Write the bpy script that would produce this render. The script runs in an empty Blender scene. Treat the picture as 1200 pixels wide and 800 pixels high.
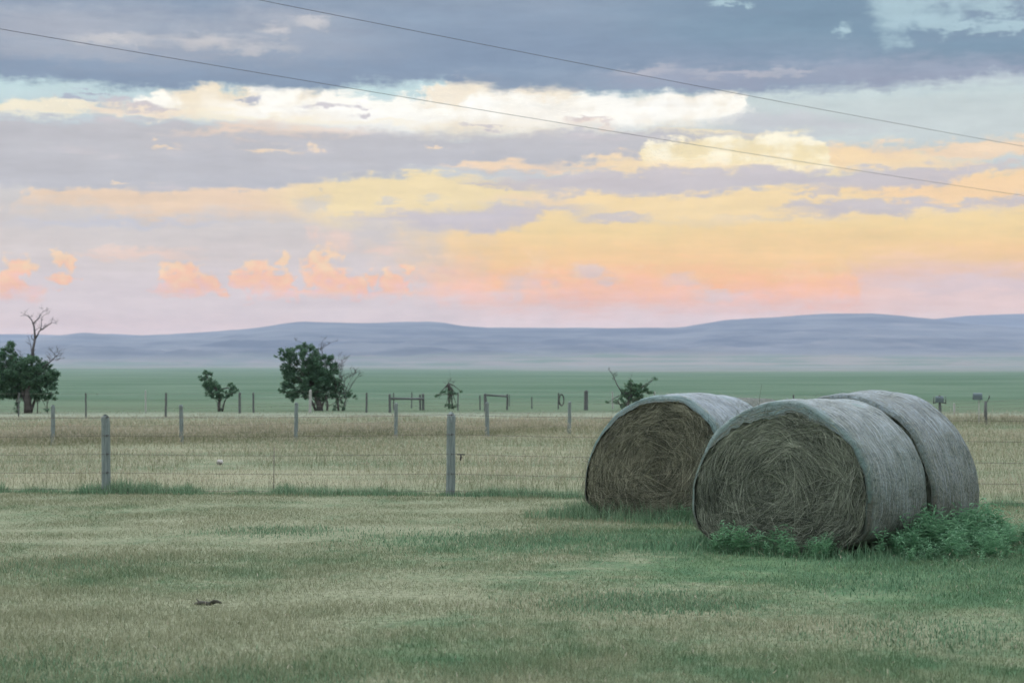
import bpy, bmesh, math, random
import numpy as np
from mathutils import Vector, Matrix, noise as mnoise

rnd = random.Random(7)
rng = np.random.default_rng(11)
scene = bpy.context.scene
COL = scene.collection

# ------------------------------------------------------------------ measure
EYE = 1.67          # eye height
FPX = 2400.0        # focal length expressed in units of 1/1200 of the frame width
HY = 440.0          # eye level line


def lin(r, g, b):
    def f(c):
        c /= 255.0
        return c / 12.92 if c <= 0.04045 else ((c + 0.055) / 1.055) ** 2.4
    return (f(r), f(g), f(b), 1.0)


def ground_z(d):
    """gently rising plain: flat for the first 90 m"""
    d = np.asarray(d, dtype=float)
    e = np.clip(d - 90.0, 0, None)
    return 14.6 * (e / 3000.0) ** 2 / (1 + e / 14000.0)


def at(px, dist, py=None):
    """a bearing and a distance turned into a place (x, y, z)"""
    x = (px - 600.0) / FPX * dist
    z = 0.0 if py is None else EYE + (HY - py) / FPX * dist
    return Vector((x, dist, z))


def dist_of(base):
    return EYE * FPX / (base - HY)


# ------------------------------------------------------------------ objects
def link(o, parent=None):
    COL.objects.link(o)
    if parent is not None:
        o.parent = parent
    return o


def tag(o, label=None, cat=None, group=None, kind=None):
    if label:
        o['label'] = label
    if cat:
        o['category'] = cat
    if group:
        o['group'] = group
    if kind:
        o['kind'] = kind
    return o


def empty(name, loc, rz=0.0):
    o = bpy.data.objects.new(name, None)
    o.empty_display_size = 0.2
    o.location = loc
    o.rotation_euler = (0, 0, rz)
    return link(o)


def mesh_obj(name, verts, faces, mat, parent=None, smooth=False):
    me = bpy.data.meshes.new(name)
    me.from_pydata([tuple(v) for v in verts], [], faces)
    me.update()
    if smooth:
        me.shade_smooth()
    me.materials.append(mat)
    return link(bpy.data.objects.new(name, me), parent)


def np_mesh(name, verts, loops, starts, totals, mat, parent=None, attrs=None, smooth=False):
    """verts (n,3) float, loops flat int, starts/totals per polygon"""
    me = bpy.data.meshes.new(name)
    me.vertices.add(len(verts))
    me.vertices.foreach_set('co', np.ascontiguousarray(verts, dtype=np.float32).ravel())
    me.loops.add(len(loops))
    me.loops.foreach_set('vertex_index', np.ascontiguousarray(loops, dtype=np.int32))
    me.polygons.add(len(starts))
    me.polygons.foreach_set('loop_start', np.ascontiguousarray(starts, dtype=np.int32))
    me.polygons.foreach_set('loop_total', np.ascontiguousarray(totals, dtype=np.int32))
    if smooth:
        me.polygons.foreach_set('use_smooth', np.ones(len(starts), dtype=bool))
    me.update(calc_edges=True)
    for an, av in (attrs or {}).items():
        a = me.attributes.new(an, 'FLOAT', 'POINT')
        a.data.foreach_set('value', np.ascontiguousarray(av, dtype=np.float32))
    me.materials.append(mat)
    return link(bpy.data.objects.new(name, me), parent)


class Tubes:
    """collects tapered tubes into one mesh"""
    def __init__(self):
        self.v, self.f = [], []

    def tube(self, pts, radii, n=6):
        pts = [Vector(p) for p in pts]
        base = len(self.v)
        m = len(pts)
        for i, p in enumerate(pts):
            d = (pts[min(i + 1, m - 1)] - pts[max(i - 1, 0)])
            d.normalize()
            ref = Vector((0, 0, 1)) if abs(d.z) < 0.9 else Vector((1, 0, 0))
            a = d.cross(ref).normalized()
            b = d.cross(a)
            for k in range(n):
                t = 2 * math.pi * k / n
                self.v.append(p + (a * math.cos(t) + b * math.sin(t)) * radii[i])
        for i in range(m - 1):
            for k in range(n):
                k2 = (k + 1) % n
                self.f.append((base + i * n + k, base + i * n + k2, base + (i + 1) * n + k2, base + (i + 1) * n + k))
        self.f.append(tuple(base + k for k in range(n))[::-1])
        self.f.append(tuple(base + (m - 1) * n + k for k in range(n)))

    def build(self, name, mat, parent=None, off=None, smooth=True):
        v = self.v if off is None else [p - off for p in self.v]
        return mesh_obj(name, v, self.f, mat, parent, smooth)


# ------------------------------------------------------------------ shader expressions
class S:
    """a socket that can be added, multiplied ... ; builds math nodes"""
    def __init__(self, nt, sock):
        self.nt, self.s = nt, sock

    def _m(self, op, other, rev=False, third=None, clamp=False):
        n = self.nt.nodes.new('ShaderNodeMath')
        n.operation = op
        n.use_clamp = clamp
        ins = [self, other] if not rev else [other, self]
        if third is not None:
            ins.append(third)
        for i, x in enumerate(ins):
            if x is None:
                continue
            if isinstance(x, S):
                self.nt.links.new(x.s, n.inputs[i])
            else:
                n.inputs[i].default_value = float(x)
        return S(self.nt, n.outputs[0])

    def __add__(self, o): return self._m('ADD', o)
    def __radd__(self, o): return self._m('ADD', o, True)
    def __sub__(self, o): return self._m('SUBTRACT', o)
    def __rsub__(self, o): return self._m('SUBTRACT', o, True)
    def __mul__(self, o): return self._m('MULTIPLY', o)
    def __rmul__(self, o): return self._m('MULTIPLY', o, True)
    def __truediv__(self, o): return self._m('DIVIDE', o)
    def __rtruediv__(self, o): return self._m('DIVIDE', o, True)
    def __neg__(self): return self._m('MULTIPLY', -1.0)
    def pow(self, o): return self._m('POWER', o)
    def sqrt(self): return self._m('SQRT', None)
    def abs(self): return self._m('ABSOLUTE', None)
    def log(self): return self._m('LOGARITHM', math.e)
    def sin(self): return self._m('SINE', None)
    def max(self, o): return self._m('MAXIMUM', o)
    def min(self, o): return self._m('MINIMUM', o)
    def atan2(self, o): return self._m('ARCTAN2', o)
    def clamp(self): return self._m('ADD', 0.0, clamp=True)

    def step(self, a, b):
        """smooth 0..1 between a and b (a may exceed b)"""
        n = self.nt.nodes.new('ShaderNodeMapRange')
        n.interpolation_type = 'SMOOTHSTEP'
        n.clamp = True
        flip = False
        if not isinstance(a, S) and not isinstance(b, S) and a > b:
            a, b, flip = b, a, True
        self.nt.links.new(self.s, n.inputs['Value'])
        for nm, x in (('From Min', a), ('From Max', b)):
            if isinstance(x, S):
                self.nt.links.new(x.s, n.inputs[nm])
            else:
                n.inputs[nm].default_value = x
        n.inputs['To Min'].default_value = 1.0 if flip else 0.0
        n.inputs['To Max'].default_value = 0.0 if flip else 1.0
        return S(self.nt, n.outputs['Result'])

    def ramp(self, stops, interp='LINEAR'):
        n = self.nt.nodes.new('ShaderNodeValToRGB')
        cr = n.color_ramp
        cr.interpolation = interp
        while len(cr.elements) < len(stops):
            cr.elements.new(0.5)
        for e, (p, c) in zip(cr.elements, stops):
            e.position = p
            e.color = c if len(c) == 4 else (*c, 1)
        self.nt.links.new(self.s, n.inputs[0])
        return S(self.nt, n.outputs[0])

    def curve(self, pts, x0, x1, y0, y1):
        """piecewise curve through (x, y) pairs"""
        t = (self - x0) * (1.0 / (x1 - x0))
        n = self.nt.nodes.new('ShaderNodeFloatCurve')
        c = n.mapping.curves[0]
        n.mapping.use_clip = False
        pts = sorted(pts)
        pp = [((x - x0) / (x1 - x0), (y - y0) / (y1 - y0)) for x, y in pts]
        while len(c.points) < len(pp):
            c.points.new(0.5, 0.5)
        for q, p in zip(c.points, pp):
            q.location = p
            q.handle_type = 'AUTO_CLAMPED'
        n.mapping.update()
        self.nt.links.new(t.s, n.inputs['Value'])
        return S(self.nt, n.outputs[0]) * (y1 - y0) + y0


def vec(nt, x, y, z=0.0):
    n = nt.nodes.new('ShaderNodeCombineXYZ')
    for i, c in enumerate((x, y, z)):
        if isinstance(c, S):
            nt.links.new(c.s, n.inputs[i])
        else:
            n.inputs[i].default_value = c
    return S(nt, n.outputs[0])


def noise(nt, v, scale=1.0, detail=4.0, rough=0.55, dist=0.0, ntype='FBM', color=False, dim='3D'):
    n = nt.nodes.new('ShaderNodeTexNoise')
    n.noise_dimensions = dim
    n.noise_type = ntype
    nt.links.new(v.s, n.inputs['Vector'])
    n.inputs['Scale'].default_value = scale
    n.inputs['Detail'].default_value = detail
    n.inputs['Roughness'].default_value = rough
    n.inputs['Distortion'].default_value = dist
    return S(nt, n.outputs['Color' if color else 0])


def mix(nt, a, b, f):
    n = nt.nodes.new('ShaderNodeMix')
    n.data_type = 'RGBA'
    n.clamp_factor = True
    if isinstance(f, S):
        nt.links.new(f.s, n.inputs[0])
    else:
        n.inputs[0].default_value = f
    for i, c in ((6, a), (7, b)):
        if isinstance(c, S):
            nt.links.new(c.s, n.inputs[i])
        else:
            n.inputs[i].default_value = c if len(c) == 4 else (*c, 1)
    return S(nt, n.outputs[2])


def sep(nt, v):
    n = nt.nodes.new('ShaderNodeSeparateXYZ')
    nt.links.new(v.s, n.inputs[0])
    return [S(nt, o) for o in n.outputs]


def new_mat(name):
    m = bpy.data.materials.new(name)
    m.use_nodes = True
    nt = m.node_tree
    nt.nodes.clear()
    out = nt.nodes.new('ShaderNodeOutputMaterial')
    return m, nt, out


def principled(nt, out, color, rough=0.8, bump=None, bump_d=0.01, bump_s=0.5, spec=0.3, metallic=0.0, transl=None):
    b = nt.nodes.new('ShaderNodeBsdfPrincipled')
    if isinstance(color, S):
        nt.links.new(color.s, b.inputs['Base Color'])
    else:
        b.inputs['Base Color'].default_value = color if len(color) == 4 else (*color, 1)
    if isinstance(rough, S):
        nt.links.new(rough.s, b.inputs['Roughness'])
    else:
        b.inputs['Roughness'].default_value = rough
    b.inputs['Specular IOR Level'].default_value = spec
    b.inputs['Metallic'].default_value = metallic
    if bump is not None:
        n = nt.nodes.new('ShaderNodeBump')
        n.inputs['Distance'].default_value = bump_d
        n.inputs['Strength'].default_value = bump_s
        nt.links.new(bump.s, n.inputs['Height'])
        nt.links.new(n.outputs[0], b.inputs['Normal'])
    last = b.outputs[0]
    if transl:
        t = nt.nodes.new('ShaderNodeBsdfTranslucent')
        if isinstance(color, S):
            nt.links.new(color.s, t.inputs[0])
        else:
            t.inputs[0].default_value = color if len(color) == 4 else (*color, 1)
        ms = nt.nodes.new('ShaderNodeMixShader')
        ms.inputs[0].default_value = transl
        nt.links.new(last, ms.inputs[1])
        nt.links.new(t.outputs[0], ms.inputs[2])
        last = ms.outputs[0]
    nt.links.new(last, out.inputs['Surface'])
    return b


def tex(nt, what='Object'):
    n = nt.nodes.new('ShaderNodeTexCoord')
    return S(nt, n.outputs[what])


def position(nt):
    n = nt.nodes.new('ShaderNodeNewGeometry')
    return S(nt, n.outputs['Position'])


def attr(nt, name):
    n = nt.nodes.new('ShaderNodeAttribute')
    n.attribute_name = name
    return S(nt, n.outputs['Fac'])
# ================================================================== SKY
SUN_EL = math.radians(38)
SUN_AZ = math.radians(-50)      # from +Y (ahead) towards the left

world = bpy.data.worlds.new('World')
scene.world = world
world.use_nodes = True
nt = world.node_tree
nt.nodes.clear()
wout = nt.nodes.new('ShaderNodeOutputWorld')
bg = nt.nodes.new('ShaderNodeBackground')
nt.links.new(bg.outputs[0], wout.inputs[0])

nish = nt.nodes.new('ShaderNodeTexSky')
nish.sky_type = 'NISHITA'
nish.sun_disc = False
nish.sun_elevation = SUN_EL
nish.sun_rotation = SUN_AZ
nish.air_density = 1.0
nish.dust_density = 2.0
NISH = S(nt, nish.outputs[0])

dx, dy, dz = sep(nt, tex(nt, 'Generated'))
hyp = ((dx * dx) + (dy * dy)).sqrt().max(1e-4)
AZ = dx.atan2(dy)
P = AZ * FPX + 600.0                       # bearing
Q = HY - (dz / hyp).min(3.0).max(-0.5) * FPX        # elevation, counted downwards


def fx(px):
    return 600.0 + FPX * math.atan((px - 600.0) / FPX)


def fy(px, py):
    return HY - (HY - py) * math.cos(math.atan((px - 600.0) / FPX))


# wind-drawn noise (long in bearing) and billowing noise
def skyn(a, b, o, detail, rough):
    return noise(nt, vec(nt, madd0(P, a, o), madd0(Q, b, o * 1.7)), 1.0, detail, rough, dim='2D') - 0.5


def madd0(a, k, c):
    n = nt.nodes.new('ShaderNodeMath')
    n.operation = 'MULTIPLY_ADD'
    nt.links.new(a.s, n.inputs[0])
    n.inputs[1].default_value = k
    n.inputs[2].default_value = c
    return S(nt, n.outputs[0])


n_wisp = skyn(0.0042, 0.021, 3.1, 5.0, 0.6)
n_wisp2 = skyn(0.007, 0.05, 9.7, 5.0, 0.6)
n_fine = skyn(0.02, 0.085, 5.7, 5.0, 0.62)
n_bil = skyn(0.030, 0.036, 1.3, 6.0, 0.58)
n_grain = skyn(0.11, 0.16, 4.4, 4.0, 0.6)
n_big = skyn(0.006, 0.012, 7.9, 3.0, 0.5)
n_soft = skyn(0.0032, 0.016, 17.9, 2.0, 0.5)

# billow cells (rounded cauliflower heads)
vor = nt.nodes.new('ShaderNodeTexVoronoi')
vor.feature = 'SMOOTH_F1'
vor.inputs['Scale'].default_value = 1.0
vor.inputs['Smoothness'].default_value = 0.35
vor.inputs['Detail'].default_value = 1.0
vor.voronoi_dimensions = '2D'
vv = vec(nt, P * 0.062 + n_bil * 1.2, Q * 0.070 + n_bil * 1.2, 2.0)
nt.links.new(vv.s, vor.inputs['Vector'])
n_cell = 0.45 - S(nt, vor.outputs['Distance'])

def madd(a, k, c):
    n = nt.nodes.new('ShaderNodeMath')
    n.operation = 'MULTIPLY_ADD'
    nt.links.new(a.s, n.inputs[0])
    n.inputs[1].default_value = k
    nt.links.new(c.s, n.inputs[2])
    return S(nt, n.outputs[0])


SKYC = None
Y0, Y1 = -200.0, 440.0
YS = 1.0 / (Y1 - Y0)
Q = madd(n_fine, 30.0, madd(n_bil, 14.0, madd(n_grain, 7.0, Q)))
P = madd(n_bil, 44.0, madd(n_grain, 16.0, P))
QN = (Q - Y0) * YS
PT = (P + 100.0) * (1.0 / 1400.0)
PQ = vec(nt, P, Q, 0.0)


def lay(color, mask, op=1.0):
    global SKYC
    SKYC = mix(nt, SKYC, color, mask * op if op != 1.0 else mask)


def edge_curve(pts):
    n = nt.nodes.new('ShaderNodeFloatCurve')
    c = n.mapping.curves[0]
    n.mapping.use_clip = False
    pp = [((fx(x) + 100.0) / 1400.0, (fy(x, y) - Y0) * YS) for x, y in sorted(pts)]
    while len(c.points) < len(pp):
        c.points.new(0.5, 0.5)
    for q, p in zip(c.points, pp):
        q.location = p
        q.handle_type = 'AUTO_CLAMPED'
    n.mapping.update()
    nt.links.new(PT.s, n.inputs['Value'])
    return S(nt, n.outputs[0])


def band(top, bot, soft_t=5.0, soft_b=5.0, amp_t=0.0, amp_b=0.0, nt_=None, nb_=None):
    """mask between an upper and a lower edge, each a list of (px, py)"""
    nt_ = nt_ or n_wisp
    nb_ = nb_ or n_wisp
    soft_t, soft_b = soft_t * 1.8, soft_b * 1.8
    q1 = madd(nt_, amp_t * YS, QN - edge_curve(top))
    q2 = madd(nb_, amp_b * YS, edge_curve(bot) - QN)
    return q1.step(-soft_t * YS, soft_t * YS) * q2.step(-soft_b * YS, soft_b * YS)


def blobs(lst, soft=0.35, amp=0.8, n=None):
    """union of puffs (px, py, rx, ry) with a noisy rim"""
    m = None
    for px, py, rx, ry in lst:
        a = nt.nodes.new('ShaderNodeVectorMath')
        a.operation = 'MULTIPLY_ADD'
        nt.links.new(PQ.s, a.inputs[0])
        a.inputs[1].default_value = (1.0 / rx, 1.0 / ry, 0)
        a.inputs[2].default_value = (-fx(px) / rx, -fy(px, py) / ry, 0)
        b = nt.nodes.new('ShaderNodeVectorMath')
        b.operation = 'LENGTH'
        nt.links.new(a.outputs[0], b.inputs[0])
        k = S(nt, b.outputs['Value'])
        m = k if m is None else m.min(k)
    soft = min(0.95, soft * 1.35)
    return madd(n or n_bil, amp, m).step(1.0 + soft, 1.0 - soft)


# --- clear air from the horizon up
def qpos(y):
    return (y + 200.0) / 700.0


qq = (Q + 200.0 + n_soft * 22.0) * (1 / 700.0)
SKYC = qq.ramp([
    (qpos(-190), lin(150, 172, 190)), (qpos(60), lin(182, 208, 218)), (qpos(108), lin(196, 219, 222)),
    (qpos(150), lin(195, 203, 210)), (qpos(190), lin(198, 205, 209)), (qpos(230), lin(203, 200, 200)),
    (qpos(290), lin(207, 199, 198)), (qpos(335), lin(209, 200, 203)), (qpos(365), lin(207, 197, 200)),
    (qpos(390), lin(209, 196, 198)), (qpos(440), lin(208, 196, 199))])
# paler, greener air at the right
lay(lin(200, 210, 210), band([(700, 150), (880, 100), (1300, 90)], [(700, 150), (880, 180), (1300, 195)], 14, 12, 20, 20) , 0.8)

# --- broad glowing veil on the right half
veil_col = ((Q + n_soft * 30.0) * (1 / 440.0)).ramp([
    (230 / 440, lin(235, 214, 172)), (268 / 440, lin(236, 209, 158)), (305 / 440, lin(238, 200, 152)),
    (330 / 440, lin(241, 187, 149)), (352 / 440, lin(233, 184, 163)), (385 / 440, lin(224, 200, 204))])
veil_l = (P + n_bil * 90.0 + (Q - 300.0) * -0.35).step(fx(415), fx(610))
veil = band([(300, 292), (480, 268), (560, 268), (640, 243), (720, 243), (800, 258), (1000, 250), (1300, 234)],
            [(400, 330), (520, 352), (700, 362), (1000, 366), (1080, 340), (1300, 322)], 6, 20, 14, 40, n_wisp, n_bil)
lay(veil_col, veil * veil_l, 0.97)
# the pinkish shade under the veil, right end
lay(lin(221, 196, 193), band([(960, 420), (1000, 312), (1080, 312), (1300, 318)], [(960, 420), (1000, 372), (1300, 380)], 14, 12, 30, 10, n_big) *
    (P + n_bil * 20.0).step(fx(992), fx(1012)), 0.75)
lay(lin(205, 192, 198), band([(1020, 332), (1100, 326), (1300, 318)], [(1020, 332), (1100, 342), (1300, 336)], 5, 5, 8, 8), 0.6)
# grey gaps and heads along its foot
lay(lin(213, 197, 198), blobs([(620, 330, 26, 9), (690, 318, 18, 8), (712, 330, 16, 7), (800, 330, 22, 8), (845, 345, 30, 7), (590, 345, 24, 7)], 0.5, 1.5), 0.8)
heads = blobs([(19, 322, 13, 17), (20, 345, 30, 12), (2, 335, 16, 10), (80, 304, 13, 9), (63, 302, 7, 7), (75, 325, 16, 5),
               (213, 325, 19, 17), (238, 332, 15, 12), (212, 341, 30, 8), (300, 315, 13, 12), (318, 330, 20, 12),
               (284, 332, 13, 10), (320, 344, 32, 7), (332, 306, 9, 5), (376, 306, 15, 14), (385, 325, 23, 12), (412, 333, 14, 8), (390, 343, 40, 8),
               (440, 328, 8, 7), (462, 333, 13, 11), (440, 345, 30, 7), (482, 316, 7, 6)], 0.22, 0.8, n_cell + n_bil * 0.8 + n_grain * 0.5)
head_col = ((Q + n_cell * 34.0) * (1 / 440.0)).ramp([(292 / 440, lin(238, 208, 176)), (322 / 440, lin(238, 191, 166)),
                                                  (345 / 440, lin(233, 190, 184)), (362 / 440, lin(220, 201, 206))])
lay(head_col, heads * (Q + n_bil * 22).step(362, 328), 0.95)
heads2 = blobs([(520, 330, 22, 22), (560, 345, 24, 14), (628, 322, 15, 20), (652, 335, 20, 18), (680, 338, 20, 14), (742, 335, 26, 16),
                (790, 340, 20, 14), (935, 335, 22, 20), (880, 345, 26, 12), (985, 340, 20, 22)], 0.45, 1.0, n_cell + n_bil * 0.8)
lay(head_col, heads2 * (Q + n_bil * 16).step(366, 345), 0.45)
lay(lin(232, 204, 190), blobs([(160, 298, 60, 5), (395, 280, 16, 12), (450, 292, 22, 6), (370, 275, 10, 8)], 0.6, 0.9, n_bil), 0.7)

# --- peach bank, left and middle
peach_col = (P + n_big * 160.0).step(fx(270), fx(430))
pc = mix(nt, lin(231, 206, 182), lin(238, 219, 176), peach_col)
lay(pc, band([(20, 240), (58, 219), (150, 219), (240, 217), (310, 220), (350, 214), (410, 207), (470, 204), (560, 208), (620, 214), (660, 222)],
             [(20, 240), (75, 238), (140, 246), (190, 256), (260, 248), (330, 250), (400, 260), (450, 256), (540, 250), (600, 238), (660, 222)],
             3, 8, 7, 26, n_fine, n_bil), 0.95)
lay(lin(203, 202, 206), blobs([(366, 240, 14, 10), (505, 232, 12, 4), (455, 236, 16, 3)], 0.5, 0.8, n_bil), 0.6)
lay(lin(239, 213, 178), band([(560, 236), (640, 226), (720, 228), (760, 236)], [(560, 236), (640, 240), (720, 238), (760, 236)], 3, 3, 10, 10, n_wisp2, n_wisp2), 0.7)
# grey streaks beneath it
lay(lin(193, 196, 209), band([(10, 262), (70, 258), (160, 259), (250, 261)], [(10, 262), (70, 264), (160, 266), (250, 263)], 3, 3, 5, 5, n_fine, n_fine), 0.8)
lay(lin(198, 192, 200), band([(395, 256), (470, 250), (560, 244), (640, 240), (700, 234)], [(395, 256), (470, 262), (560, 272), (600, 266), (640, 252), (700, 236)], 4, 4, 12, 12, n_wisp2, n_wisp2), 0.85)

# --- long lavender bank, left; thinning to the right
lav = mix(nt, lin(194, 192, 196), lin(187, 188, 196), ((Q - 130.0) * (1 / 95.0) + n_wisp * 0.9).clamp())
lav = mix(nt, lav, lin(206, 198, 202), (n_wisp2 + n_big * 0.6).step(0.1, 0.34) * 0.7)
lay(lav, band([(-100, 137), (90, 140), (200, 140), (300, 149), (400, 149), (470, 154), (560, 158), (640, 150), (700, 149), (780, 152), (860, 150), (920, 158)],
              [(-100, 220), (100, 221), (250, 221), (310, 221), (350, 215), (420, 205), (520, 198), (600, 203), (680, 190), (740, 180), (860, 162), (920, 158)],
              4, 3, 10, 9, n_fine, n_fine), 0.97)
# warm lit flecks in it
lay(lin(239, 216, 196), band([(190, 158), (280, 144), (330, 148), (420, 152)], [(190, 158), (280, 158), (330, 158), (420, 153)], 4, 4, 12, 14, n_wisp2, n_wisp2), 0.75)
lay(lin(240, 218, 192), band([(278, 173), (300, 171), (352, 177)], [(278, 173), (310, 178), (352, 178)], 1.5, 1.5, 4, 4, n_fine, n_fine), 0.85)
lay(lin(240, 218, 192), blobs([(376, 174, 8, 5), (138, 213, 8, 1.5), (190, 170, 12, 2), (508, 174, 8, 1.5)], 0.4, 0.5, n_bil), 0.75)
lay(lin(242, 214, 182), band([(540, 194), (570, 187), (640, 192), (740, 180), (800, 178)], [(540, 194), (570, 196), (640, 198), (740, 200), (800, 198)], 3, 3, 18, 18, n_wisp2, n_wisp2), 0.85)

# --- brilliant cream bank
bright = mix(nt, lin(238, 225, 202), lin(255, 252, 243), ((n_big * 2.2 + n_wisp * 1.0 + n_bil * 1.1) + 0.58).step(0.22, 0.78))
bright = mix(nt, bright, lin(255, 254, 250), blobs([(300, 133, 50, 14), (420, 136, 74, 18), (620, 128, 90, 20), (760, 130, 80, 15)], 0.9, 0.8, n_big) * 0.7)
lay(bright, band([(150, 128), (170, 112), (230, 103), (330, 101), (400, 104), (440, 116), (480, 113), (515, 104), (560, 98), (600, 102), (640, 106), (700, 109), (800, 110), (866, 108), (880, 112), (886, 126)],
                 [(150, 128), (200, 133), (260, 139), (300, 142), (350, 146), (400, 148), (470, 152), (500, 155), (600, 154), (660, 150), (740, 148), (800, 146), (840, 142), (872, 135), (886, 126)],
                 3.5, 6, 12, 14, n_bil, n_fine), 0.98)
lay(lin(244, 234, 210), band([(-100, 113), (0, 115), (75, 116), (110, 122), (170, 126)], [(-100, 132), (0, 134), (80, 134), (110, 130), (170, 133)], 3, 3, 6, 6, n_bil, n_fine), 0.9)
lay(lin(238, 222, 203), blobs([(125, 128, 16, 8), (180, 131, 40, 6)], 0.4, 0.8, n_bil), 0.8)
# towers on top of it
lay(lin(244, 233, 214), blobs([(540, 102, 20, 12), (556, 95, 26, 8), (562, 90, 20, 5), (640, 104, 32, 7), (520, 112, 20, 10)], 0.3, 1.1, n_cell + n_bil * 0.6), 0.9)
lay(lin(226, 214, 208), blobs([(720, 96, 20, 5), (752, 94, 20, 4), (770, 82, 26, 5)], 0.6, 1.1, n_bil), 0.55)
# small grey clouds before it
gs = lin(172, 178, 197)
lay(gs, band([(66, 114), (88, 110), (110, 120)], [(66, 114), (88, 118), (110, 120)], 1.6, 1.6, 3, 3, n_fine, n_fine), 0.9)
lay(gs, blobs([(112, 108, 14, 2.2), (298, 114, 13, 4), (280, 112, 6, 1.5)], 0.35, 0.5, n_bil), 0.85)
lay(lin(198, 192, 200), blobs([(175, 126, 30, 4), (390, 125.5, 32, 3.2), (425, 130, 6, 2), (560, 147, 24, 2.2), (690, 141, 20, 3), (135, 117, 22, 4)], 0.45, 0.5, n_bil), 0.8)
lay(lin(226, 206, 192), blobs([(688, 144, 22, 5), (312, 144, 20, 5)], 0.6, 0.8, n_bil), 0.6)

# --- right: cream dome and peach shelf
lay(lin(243, 217, 176), band([(940, 196), (975, 176), (1060, 180), (1110, 188), (1150, 188), (1160, 194)], [(940, 196), (975, 198), (1060, 200), (1110, 199), (1150, 197), (1160, 194)], 4, 3, 8, 6, n_bil, n_fine), 0.85)
dome = mix(nt, lin(242, 226, 184), lin(252, 244, 220), (n_bil * 1.6 + n_wisp2 * 1.5).step(-0.3, 0.3))
lay(dome, band([(740, 188), (760, 170), (800, 163), (870, 160), (900, 156), (945, 155), (962, 163), (976, 190), (980, 196)],
               [(740, 188), (760, 194), (800, 196), (870, 196), (900, 198), (945, 199), (962, 198), (976, 197), (980, 196)], 3, 3, 7, 5, n_bil, n_fine), 0.95)
lay(lin(243, 222, 184), band([(690, 190), (740, 184), (800, 188)], [(690, 190), (740, 200), (800, 200)], 3, 3, 14, 10, n_wisp2, n_wisp2), 0.7)
lay(lin(246, 232, 196), band([(780, 153), (830, 150), (890, 154)], [(780, 153), (830, 156), (890, 156)], 2, 2, 5, 5, n_fine, n_fine), 0.8)
lay(lin(199, 197, 205), band([(830, 142), (900, 134), (980, 140), (1060, 150)], [(830, 142), (900, 152), (980, 152), (1060, 150)], 5, 5, 10, 10), 0.55)

# --- right: lower gold/peach shelves and grey shelves between
lay(lin(243, 217, 168), band([(640, 236), (712, 226), (760, 228), (800, 226), (870, 219), (960, 217), (1040, 220), (1110, 214), (1160, 198), (1300, 188)],
                             [(640, 236), (712, 246), (760, 256), (800, 262), (900, 260), (1000, 256), (1080, 250), (1150, 240), (1300, 236)], 3, 4, 10, 8, n_bil, n_fine), 0.9)
lay(lin(243, 208, 170), band([(990, 222), (1060, 216), (1120, 206), (1300, 190)], [(990, 222), (1060, 234), (1120, 240), (1300, 232)], 6, 6, 10, 10, n_bil, n_fine), 0.7)
shelf = mix(nt, lin(195, 191, 198), lin(203, 195, 197), (n_wisp + 0.5).clamp())
lay(shelf, band([(560, 212), (640, 206), (720, 200), (800, 198), (900, 198), (1000, 200), (1100, 196), (1160, 192), (1300, 186)],
                [(560, 214), (640, 224), (700, 226), (760, 228), (800, 229), (850, 222), (900, 217), (980, 219), (1040, 222), (1100, 213), (1160, 200), (1300, 190)], 3, 3, 8, 9, n_fine, n_bil), 0.95)
lay(shelf, band([(900, 244), (960, 236), (1000, 232), (1080, 232), (1120, 238), (1160, 233), (1300, 228)], [(900, 244), (960, 249), (1000, 250), (1080, 246), (1120, 243), (1160, 240), (1300, 236)], 2.5, 2.5, 5, 5, n_fine, n_fine), 0.95)
lay(shelf, band([(830, 256), (900, 252), (980, 248)], [(830, 256), (900, 255), (980, 251)], 2, 2, 3, 3, n_fine, n_fine), 0.7)
lay(shelf, blobs([(955, 227, 24, 2.6), (972, 223, 8, 3.6), (720, 254, 38, 6), (560, 214, 22, 2.5), (580, 220, 14, 2)], 0.4, 0.5, n_bil), 0.85)

# --- heavy blue-grey deck
deck = mix(nt, lin(134, 153, 177), lin(149, 163, 182), (n_wisp * 1.6 + 0.5).clamp())
deck = mix(nt, deck, lin(174, 178, 190), blobs([(250, 50, 150, 26), (60, 30, 150, 24), (330, 30, 70, 20), (100, 58, 140, 12)], 0.9, 1.6, n_wisp) * 0.8)
deck = mix(nt, deck, lin(208, 205, 206), blobs([(268, 52, 10, 7), (152, 50, 12, 6), (318, 34, 16, 6), (365, 26, 16, 5), (240, 48, 40, 7), (130, 44, 40, 6), (300, 56, 30, 6)], 0.7, 1.2, n_bil) * 0.75)
deck = mix(nt, deck, lin(116, 145, 166), blobs([(980, 30, 200, 50), (1120, 60, 150, 24)], 0.9, 1.0, n_wisp) * 0.7)
deck = mix(nt, deck, lin(130, 148, 173), band([(0, 70), (200, 72), (420, 60), (620, 30), (800, 50)], [(0, 100), (200, 104), (420, 104), (620, 80), (800, 76)], 14, 8, 20, 10) * 0.6)
deck_m = band([(-100, -190), (1300, -190)],
              [(-100, 88), (0, 91), (60, 93), (110, 99), (150, 102), (210, 104), (270, 99), (320, 104), (370, 104), (420, 98), (480, 98), (520, 92), (560, 96), (590, 106), (640, 103), (700, 108), (800, 108), (880, 108), (960, 106), (1020, 103), (1100, 96), (1180, 84), (1300, 80)],
              10, 4, 0, 9, n_wisp, n_fine)
lay(deck, deck_m, 0.97)
lay(lin(166, 168, 187), band([(700, 90), (800, 80), (900, 78), (1050, 70), (1300, 64)], [(700, 92), (800, 104), (900, 106), (1050, 102), (1300, 84)], 8, 6, 16, 12), 0.5)
lay(lin(199, 196, 203), blobs([(880, 84, 60, 4), (938, 83, 18, 3), (760, 84, 30, 5)], 0.7, 0.9, n_wisp2), 0.55)
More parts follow.
